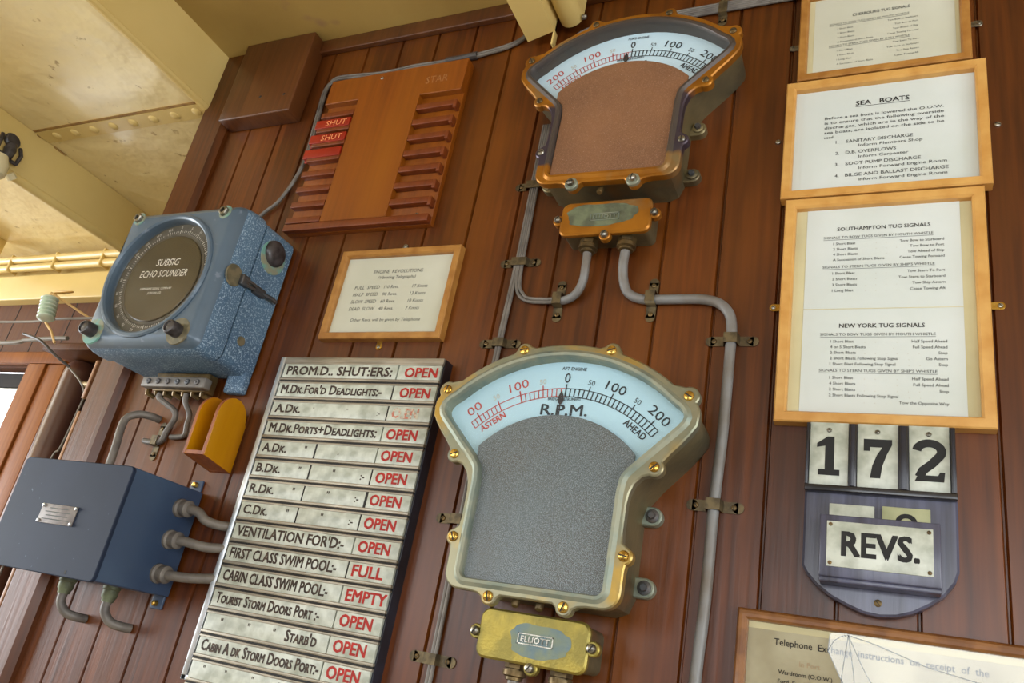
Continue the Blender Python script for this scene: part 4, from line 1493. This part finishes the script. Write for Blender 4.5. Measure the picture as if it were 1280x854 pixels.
for k in range(120):
    a = 2 * PI * k / 120
    r0, r1 = (.1125, .1175) if k % 5 else (.1105, .1195)
    mb.ribbon([(EC[0] + r0 * math.sin(a), EC[1] + r0 * math.cos(a)), (EC[0] + r1 * math.sin(a), EC[1] + r1 * math.cos(a))], .0010 if k % 5 else .0016, yd - .0005)
for k in range(24):
    a = 2 * PI * k / 24
    mb.text(str(k * 5), EC[0] + .1225 * math.sin(a), EC[1] + .1225 * math.cos(a), .0062, yd - .0005, align='C', ang=-a)
mb.use('dial_ring').lathe([(.1115, 0), (.1105, .001), (.1095, 0)], (EC[0], yd, EC[1]), (0, -1, 0), 64, caps=False)
mb.build('scale_ring', t, label='grey-brown scale ring with white figures')
mb = MB().use('dial_dark')
mb.lathe([(.103, -.004), (.103, .0025), (.101, .0035), (0, .0035)], (EC[0], yd, EC[1]), (0, -1, 0), 64, caps=False)
yt = yd - .0040
mb.use('dial_mark')
mb.text('SUBSIG', EC[0] + .002, .6660, .0165, yt, wd=.066, align='C', shear=.12, bold=.0)
mb.text('ECHO SOUNDER', EC[0] + .002, .6385, .0165, yt, wd=.138, align='C', shear=.12, bold=.0)
mb.text('SUBMARINE SIGNAL COMPANY', EC[0] - .004, .6080, .0052, yt, wd=.093, align='C', shear=.1)
mb.text('(LONDON) LTD.', EC[0] - .003, .5975, .0052, yt, wd=.040, align='C', shear=.1)
mb.build('dial', t, label='dark plate with white lettering', smooth=0)
mb = MB().use('glass')
mb.lathe([(.1345, 0), (0, 0)], (EC[0], -.172, EC[1]), (0, -1, 0), 48, caps=False)
mb.build('glass', t, smooth=0, label='clear round glass')
for x, z in ((-1.519, .783), (-1.263, .780)):
    mb = MB().use('teal').lathe([(.0165, -.001), (.0155, .002), (.012, .002)], (x, -.178, z), (0, -1, 0), 20)
    mb.use('steel').lathe([(.0115, 0), (.0115, .007), (.0095, .009), (.0060, .009), (.0055, .003), (0, .003)], (x, -.179, z), (0, -1, 0), 6, caps=False)
    mb.use('slot').lathe([(.0056, 0), (0, .0001)], (x, -.1825, z), (0, -1, 0), 12, caps=False)
    mb.build('lid_bolt', t, label='hexagon socket bolt with green corrosion')
for x, z, m in ((-1.519, .505, 'teal'), (-1.272, .503, 'olive_ring')):
    mb = MB().use(m)
    mb.lathe([(.030, -.002), (.029, .0012), (.012, .0014)], (x + .001, -.1775, z), (0, -1, 0), 28)
    mb.build('knob_plate', t, label='corroded ring under the knob')
    mb = MB().use('bakelite')
    mb.lathe([(.0155, 0), (.0150, .022), (.0135, .025), (.0115, .0255), (.0105, .0225), (.006, .0235), (0, .0235)], (x, -.178, z), (0, -1, 0), 24, caps=False)
    mb.build('knob', t, label='black bakelite knob')
# right side: toggle latch, rubber port, plug
XS = EX1 + .003
mb = MB().use('olive_ring')
mb.lathe([(.024, 0), (.022, .0018), (0, .0018)], (XS, -.140, .648), (1, 0, 0), 24, caps=False)
mb.build('bare_patch', t, label='worn bronze patch beside the latch')
mb = MB().use('iron')
mb.box(XS, XS + .012, -.126, -.104, .636, .660, .003)
mb.tube([(XS + .009, -.122, .652), (XS + .012, -.095, .652), (XS + .010, -.070, .650)], .0035, 8)
mb.tube([(XS + .009, -.122, .642), (XS + .012, -.095, .642), (XS + .010, -.070, .646)], .0035, 8)
mb.box(XS - .002, XS + .012, -.084, -.052, .6385, .6565, .003)
mb.tube([(XS + .008, -.058, .648), (XS + .016, -.036, .647), (XS + .014, -.022, .646)], .005, 8)
mb.build('latch', t, label='dark iron toggle latch')
mb = MB().use('teal')
mb.lathe([(.039, -.002), (.037, .0015), (0, .0015)], (EX1 + .003, -.056, .738), (1, 0, 0), 28, caps=False)
mb.use('bakelite').lathe([(.030, 0), (.029, .005), (.024, .010), (.012, .013), (0, .0135)], (EX1 + .0035, -.056, .748), (1, 0, 0), 28, caps=False)
mb.build('side_plug', t, label='black rubber plug in a green corroded ring')
mb = MB().use('olive_ring').lathe([(.011, -.001), (.010, .002), (0, .0025)], (EX1 + .0032, -.066, .533), (1, 0, 0), 18, caps=False)
mb.build('side_screw', t)
# feet to the wall and terminal strip underneath
for x in (EX1 - .025,):
    mb = MB().use('blue_speck').box(x - .025, x + .025, -.022, 0, EZ0 - .036, EZ0 + .02, .006)
    mb.build('foot', t)
mb = MB().use('conduit')
mb.box(-1.470, -1.285, -.060, -.040, .4300, .4530, .003)
mb.use('brass_dark').box(-1.455, -1.300, -.040, -.012, .4280, .4700, .003)
for k in range(7):
    mb.tube([(-1.47 + k * .027, -.038, .440), (-1.475 + k * .027, -.030, .424), (-1.465 + k * .027, -.018, .420)], .006, 7)
for k in range(6):
    mb.use('iron').lathe([(.0065, 0), (.0060, .003), (.003, .0035), (0, .002)], (-1.448 + k * .0285, -.060, .4420), (0, -1, 0), 14, caps=False)
mb.build('terminal_strip', t, label='grey terminal strip with six screws under the case')

mb = MB().use('conduit')
mb.tube([(-1.436, -.030, .426), (-1.438, -.028, .416), (-1.418, -.022, .405), (-1.392, -.018, .392), (-1.386, -.014, .376), (-1.402, -.009, .350), (-1.410, -.008, .325), (-1.436, -.008, .322), (-1.462, -.006, .324)], .0062, 10, smooth=5)
mb.build('cable', label='left of two grey wires crinkling down from the terminal strip', cat='cable')
mb = MB().use('conduit')
mb.tube([(-1.360, -.030, .426), (-1.356, -.028, .408), (-1.341, -.020, .384), (-1.345, -.014, .364), (-1.348, -.008, .342), (-1.370, -.007, .337), (-1.386, -.008, .336)], .0056, 10, smooth=5)
mb.build('cable', label='right of two grey wires crinkling down from the terminal strip', cat='cable')
clip(-1.4245, .326, False, .009, .013, 'cable clip holding the two crinkled wires below the echo sounder')
mb = MB().use('conduit')
mb.tube([(-1.446, 0, .375), (-1.452, -.020, .3755), (-1.466, -.040, .372), (-1.477, -.056, .357), (-1.474, -.062, .330), (-1.464, -.066, .290), (-1.458, -.068, .228)], .0082, 12, smooth=5)
mb.build('conduit', label='grey pipe curving out of the wall into the top of the blue box', cat='conduit')

# ================================================================== honey wood holder
t = thing('wooden_holder', 'honey varnished open wooden holder with two rounded sides on the wall', 'holder', (-1.222, 0, .27))


def cheek(mb, x0, x1):
    """rounded side board: an YZ outline extruded along X"""
    o = [(0, .2700), (-.083, .2850), (-.083, .372)] + [(-.043 - .040 * math.cos(R(a)), .372 + .042 * math.sin(R(a))) for a in range(0, 181, 20)] + [(0, .372)]
    mb.use('holder')
    a = [mb.v((x0, y, z)) for y, z in o]
    b = [mb.v((x1, y, z)) for y, z in o]
    mb.face(a[::-1]); mb.face(b)
    mb.use('holder_edge')
    for i in range(len(o)):
        j = (i + 1) % len(o)
        mb.face([a[i], a[j], b[j], b[i]])


for x0, x1 in ((-1.2530, -1.2460), (-1.2040, -1.1960)):
    mb = MB()
    cheek(mb, x0, x1)
    mb.build('side_board', t, bevel=.001, smooth=30)
mb = MB().use('holder_edge')
mb.box(-1.246, -1.204, -.010, 0, .2720, .395)
q = [mb.v(p) for p in ((-1.246, 0, .2705), (-1.204, 0, .2705), (-1.204, -.082, .2852), (-1.246, -.082, .2852), (-1.246, 0, .2780), (-1.204, 0, .2780), (-1.204, -.082, .2925), (-1.246, -.082, .2925))]
for f in ((0, 1, 2, 3), (4, 5, 6, 7), (0, 1, 5, 4), (1, 2, 6, 5), (2, 3, 7, 6), (3, 0, 4, 7)):
    mb.face([q[k] for k in f])
mb.build('base_board', t, smooth=30)

# ================================================================== blue junction box
JX0, JX1, JZ0, JZ1, JD = -1.545, -1.2430, .0220, .2270, .185
t = thing('junction_box', 'slate blue painted metal junction box with a nameplate and pipe glands', 'junction box', (-1.39, 0, JZ0))
mb = MB().use('blue_side').box(JX0 + .002, JX1 - .0005, -JD + .006, -.006, JZ0 + .001, JZ1 - .001, .003)
mb.build('case', t)
mb = MB().use('blue_box')
mb.prism(rrect(JX0, JX1 + .001, JZ0 - .0015, JZ1, .010), -JD + .0075, -JD, b=.0015)
mb.use('slot').box(-1.318, -1.313, -JD - .0003, -JD + .002, .026, .032)
mb.build('lid', t)
mb = MB().use('plate_tin').box(-1.4405, -1.3430, -JD - .0020, -JD, .1065, .1420, .0006)
mb.use('ink_soft')
for k, wq in enumerate((.05, .07, .06, .075)):
    mb.box(-1.392 - wq / 2, -1.392 + wq / 2, -JD - .0023, -JD - .0018, .1340 - k * .0068, .1354 - k * .0068)
pins = []
for x in (-1.4365, -1.3465):
    for z in (.1100, .1385):
        pins.append((x, z))
np_o = mb.build('nameplate', t, label='small tarnished metal nameplate with four rivets')
for x, z in pins:
    MB().use('nickel').lathe([(.0035, 0), (.003, .0022), (0, .003)], (x, -JD - .002, z), (0, -1, 0), 12, caps=False).build('rivet', np_o)
for z, zz, xe in ((.184, .176, 0), (.1235, .126, 0), (.060, .066, 0)):
    mb = MB().use('conduit').lathe([(.0180, 0), (.0180, .006), (.0140, .008), (.0140, .016), (.0160, .018), (.0160, .025), (.0110, .028)], (JX1 - .001, -.052, z), (1, 0, 0), 18)
    mb.build('side_gland', t, label='grey pipe gland on the right side')
for x in (-1.478, -1.352):
    mb = MB().use('verdigris_green').lathe([(.0165, 0), (.0165, .006), (.0145, .008), (.0145, .020), (.012, .024), (.011, .030)], (x - .0, -.046, JZ0 + .002), (0, 0, -1), 18)
    mb.build('bottom_gland', t, label='green corroded gland under the box')
for z in (.240, .0090):
    mb = MB().use('blue_side').box(-1.285, -1.255, -.006, 0, min(z, .118) - .010 if z < .1 else .20, z + .010 if z > .1 else .05, .002)
    mb.use('brass_bright').lathe([(.006, 0), (.005, .008), (0, .009)], (-1.270, -.006, z), (0, -1, 0), 6, caps=False)
    mb.build('mounting_lug', t, label='wall lug with a brass nut')
for z, p in ((.184, [(-1.195, -.050, .181), (-1.175, -.045, .168), (-1.150, -.030, .164), (-1.120, -.012, .168), (-1.095, -.008, .170)]), (.1235, [(-1.200, -.052, .1235), (-1.160, -.044, .120), (-1.130, -.025, .124), (-1.095, -.009, .130)]), (.060, [(-1.200, -.052, .060), (-1.165, -.044, .062), (-1.130, -.025, .069), (-1.095, -.009, .078)])):
    mb = MB().use('conduit')
    mb.tube([(JX1 + .022, -.052, z)] + p, .0090, 12, smooth=5)
    mb.build('cable', label={.184: 'uppermost', .1235: 'middle', .060: 'lowest'}[z] + ' of three grey cables from the blue box to the status board', cat='cable')
for x, s in ((-1.478, 'left'), (-1.352, 'right')):
    mb = MB().use('conduit')
    mb.tube([(x, -.046, -.004), (x, -.044, -.022), (x + .012, -.036, -.038), (x + .024, -.022, -.043), (x + .032, 0, -.044)], .0085, 12, smooth=5)
    mb.build('conduit', label='hooked grey pipe under the ' + s + ' side of the blue box', cat='conduit')

CABLE_DROP = [(-2.37, .37, .645), (-2.29, .37, .598), (-2.25, .37, .555), (-2.25, .37, .495), (-2.26, .37, .385), (-2.285, .37, .300), (-2.30, .37, -.3)]
# ================================================================== left background: pillar, laths, wires
mb = MB().use('pillar')
mb.lathe([(.052, 0), (.052, 1.86), (.048, 1.885), (.035, 1.900), (0, 1.902)], (-2.452, .47, FLOOR), (0, 0, 1), 28, caps=False)
mb.use('wall_far').box(-2.53, -2.30, .36, FAR, .705, .730, .003)
mb.build('round_pillar', label='polished brown round pillar beside the far door frame', cat='pillar')
mb = MB().use('pale_wood').box(-1.800, -1.790, .05, .06, .435, .536, .002)
mb.build('wooden_lath', label='upper short pale lath beside the bulkhead edge', cat='lath')
mb = MB().use('pale_wood').box(-1.792, -1.782, .05, .06, FLOOR, .402, .002)
mb.build('wooden_lath', label='lower long pale lath beside the bulkhead edge', cat='lath')
mb = MB().use('brass_dark').lathe([(.012, 0), (.012, .05), (.016, .06), (.016, .075)], (-2.34, .42, .610), (1, 0, 0), 14)
mb.build('pillar_hook', label='small brass fitting on the right of the round pillar', cat='hook')
mb = MB().use('wire')
mb.tube(CABLE_DROP, .0032, 8, smooth=5)
mb.build('cable', label='thin grey cable hanging down beside the round pillar', cat='cable')
# twin cream pipes along the far header
t = thing('deckhead_pipes', 'twin cream painted pipes with saddles along the far deckhead', 'pipes', (-2.9, .58, 1.19))
for dz, dy in ((0, 0), (.036, .004)):
    mb = MB().use('cream').tube([(-6.4, .575 - dy, 1.170 + dz), (-1.8, .575 - dy, 1.170 + dz)], .0165, 14)
    mb.build('pipe', t)
for x in (-4.2, -3.30, -3.02, -2.74):
    mb = MB().use('cream').box(x - .006, x + .006, .5545, .60, 1.1505, 1.2255, .004)
    mb.build('pipe_saddle', t)
# insulator with its cords and wires
t = thing('wire_insulator', 'ribbed pale green porcelain insulator hanging on cords by the far wall', 'insulator', (-2.497, .3, .84))
mb = MB().use('porcelain')
pf = []
for k in range(6):
    h = k * .0140
    pf += [(.017, h), (.026, h + .003), (.0275, h + .006), (.025, h + .009), (.017, h + .012)]
pf = [(.0, 0), (.013, 0)] + pf + [(.013, .085), (0, .085)]
ax = Vector((-.03, 0, .10)).normalized()
mb.lathe(pf, Vector((-2.483, .3, .787)), ax, 22, caps=False)
mb.build('body', t)
mb = MB().use('rope')
mb.tube([(-2.515, .3, .88), (-2.60, .42, .955), (-2.952, .572, 1.051)], .004, 7)
mb.tube([(-2.515, .3, .885), (-2.44, .36, .85), (-2.33, .42, .80), (-2.29, .44, .785)], .004, 7)
mb.tube([(-2.475, .3, .775), (-2.43, .3, .745), (-2.385, .3, .70)], .004, 7)
mb.build('cord', t)
for pts, r, l, m in (([(-3.6, .3, .80), (-2.72, .34, .80), (-2.5, .345, .81), (-2.28, .345, .811), (-1.9, .34, .815)], .0045, 'upper of two grey wires strung level past the insulator', 'wire'),
                     ([(-3.74, .37, .728), (-2.79, .37, .734), (-2.65, .37, .745), (-2.506, .37, .751), (-2.444, .37, .751)], .0075, 'lower thicker wire strung below the insulator', 'wire'),
                     ([(-2.56, .3, .735), (-2.46, .3, .71), (-2.41, .33, .675), (-2.372, .37, .648)], .0045, 'dark flex drooping down from the wires to the round pillar', 'wire_dark')):
    mb = MB().use(m).tube(pts, r, 8, smooth=4)
    mb.build('wire', label=l, cat='wire')
# bulkhead lamp on the second deckhead beam
t = thing('bulkhead_lamp', 'caged lamp with a black guard on the cream deckhead beam', 'lamp', (-2.37, -.09, 1.15))
mb = MB().use('bakelite')
mb.lathe([(.024, 0), (.024, .008), (.020, .012)], (-2.372, -.086, 1.185), (1, 0, .25), 20)
mb.tube([(-2.366, -.118, 1.188), (-2.352, -.122, 1.160), (-2.352, -.122, 1.128)], .006, 8)
mb.tube([(-2.366, -.056, 1.178), (-2.352, -.052, 1.152), (-2.352, -.056, 1.122)], .006, 8)
mb.tube([(-2.352, -.122, 1.128), (-2.352, -.088, 1.120), (-2.352, -.054, 1.122)], .006, 8)
mb.lathe([(.014, 0), (.017, .03), (.012, .05)], (-2.352, -.088, 1.122), (0, 0, 1), 14)
mb.build('guard', t)
mb = MB().use('light_glass')
mb.lathe([(.006, 0), (.034, .01), (.040, .04), (.034, .07), (.02, .082)], (-2.35, -.12, 1.118), (.1, .2, -1), 20)
mb.tube([(-2.352, -.06, 1.085), (-2.352, -.045, 1.075)], .014, 10)
mb.build('lamp_glass', t)
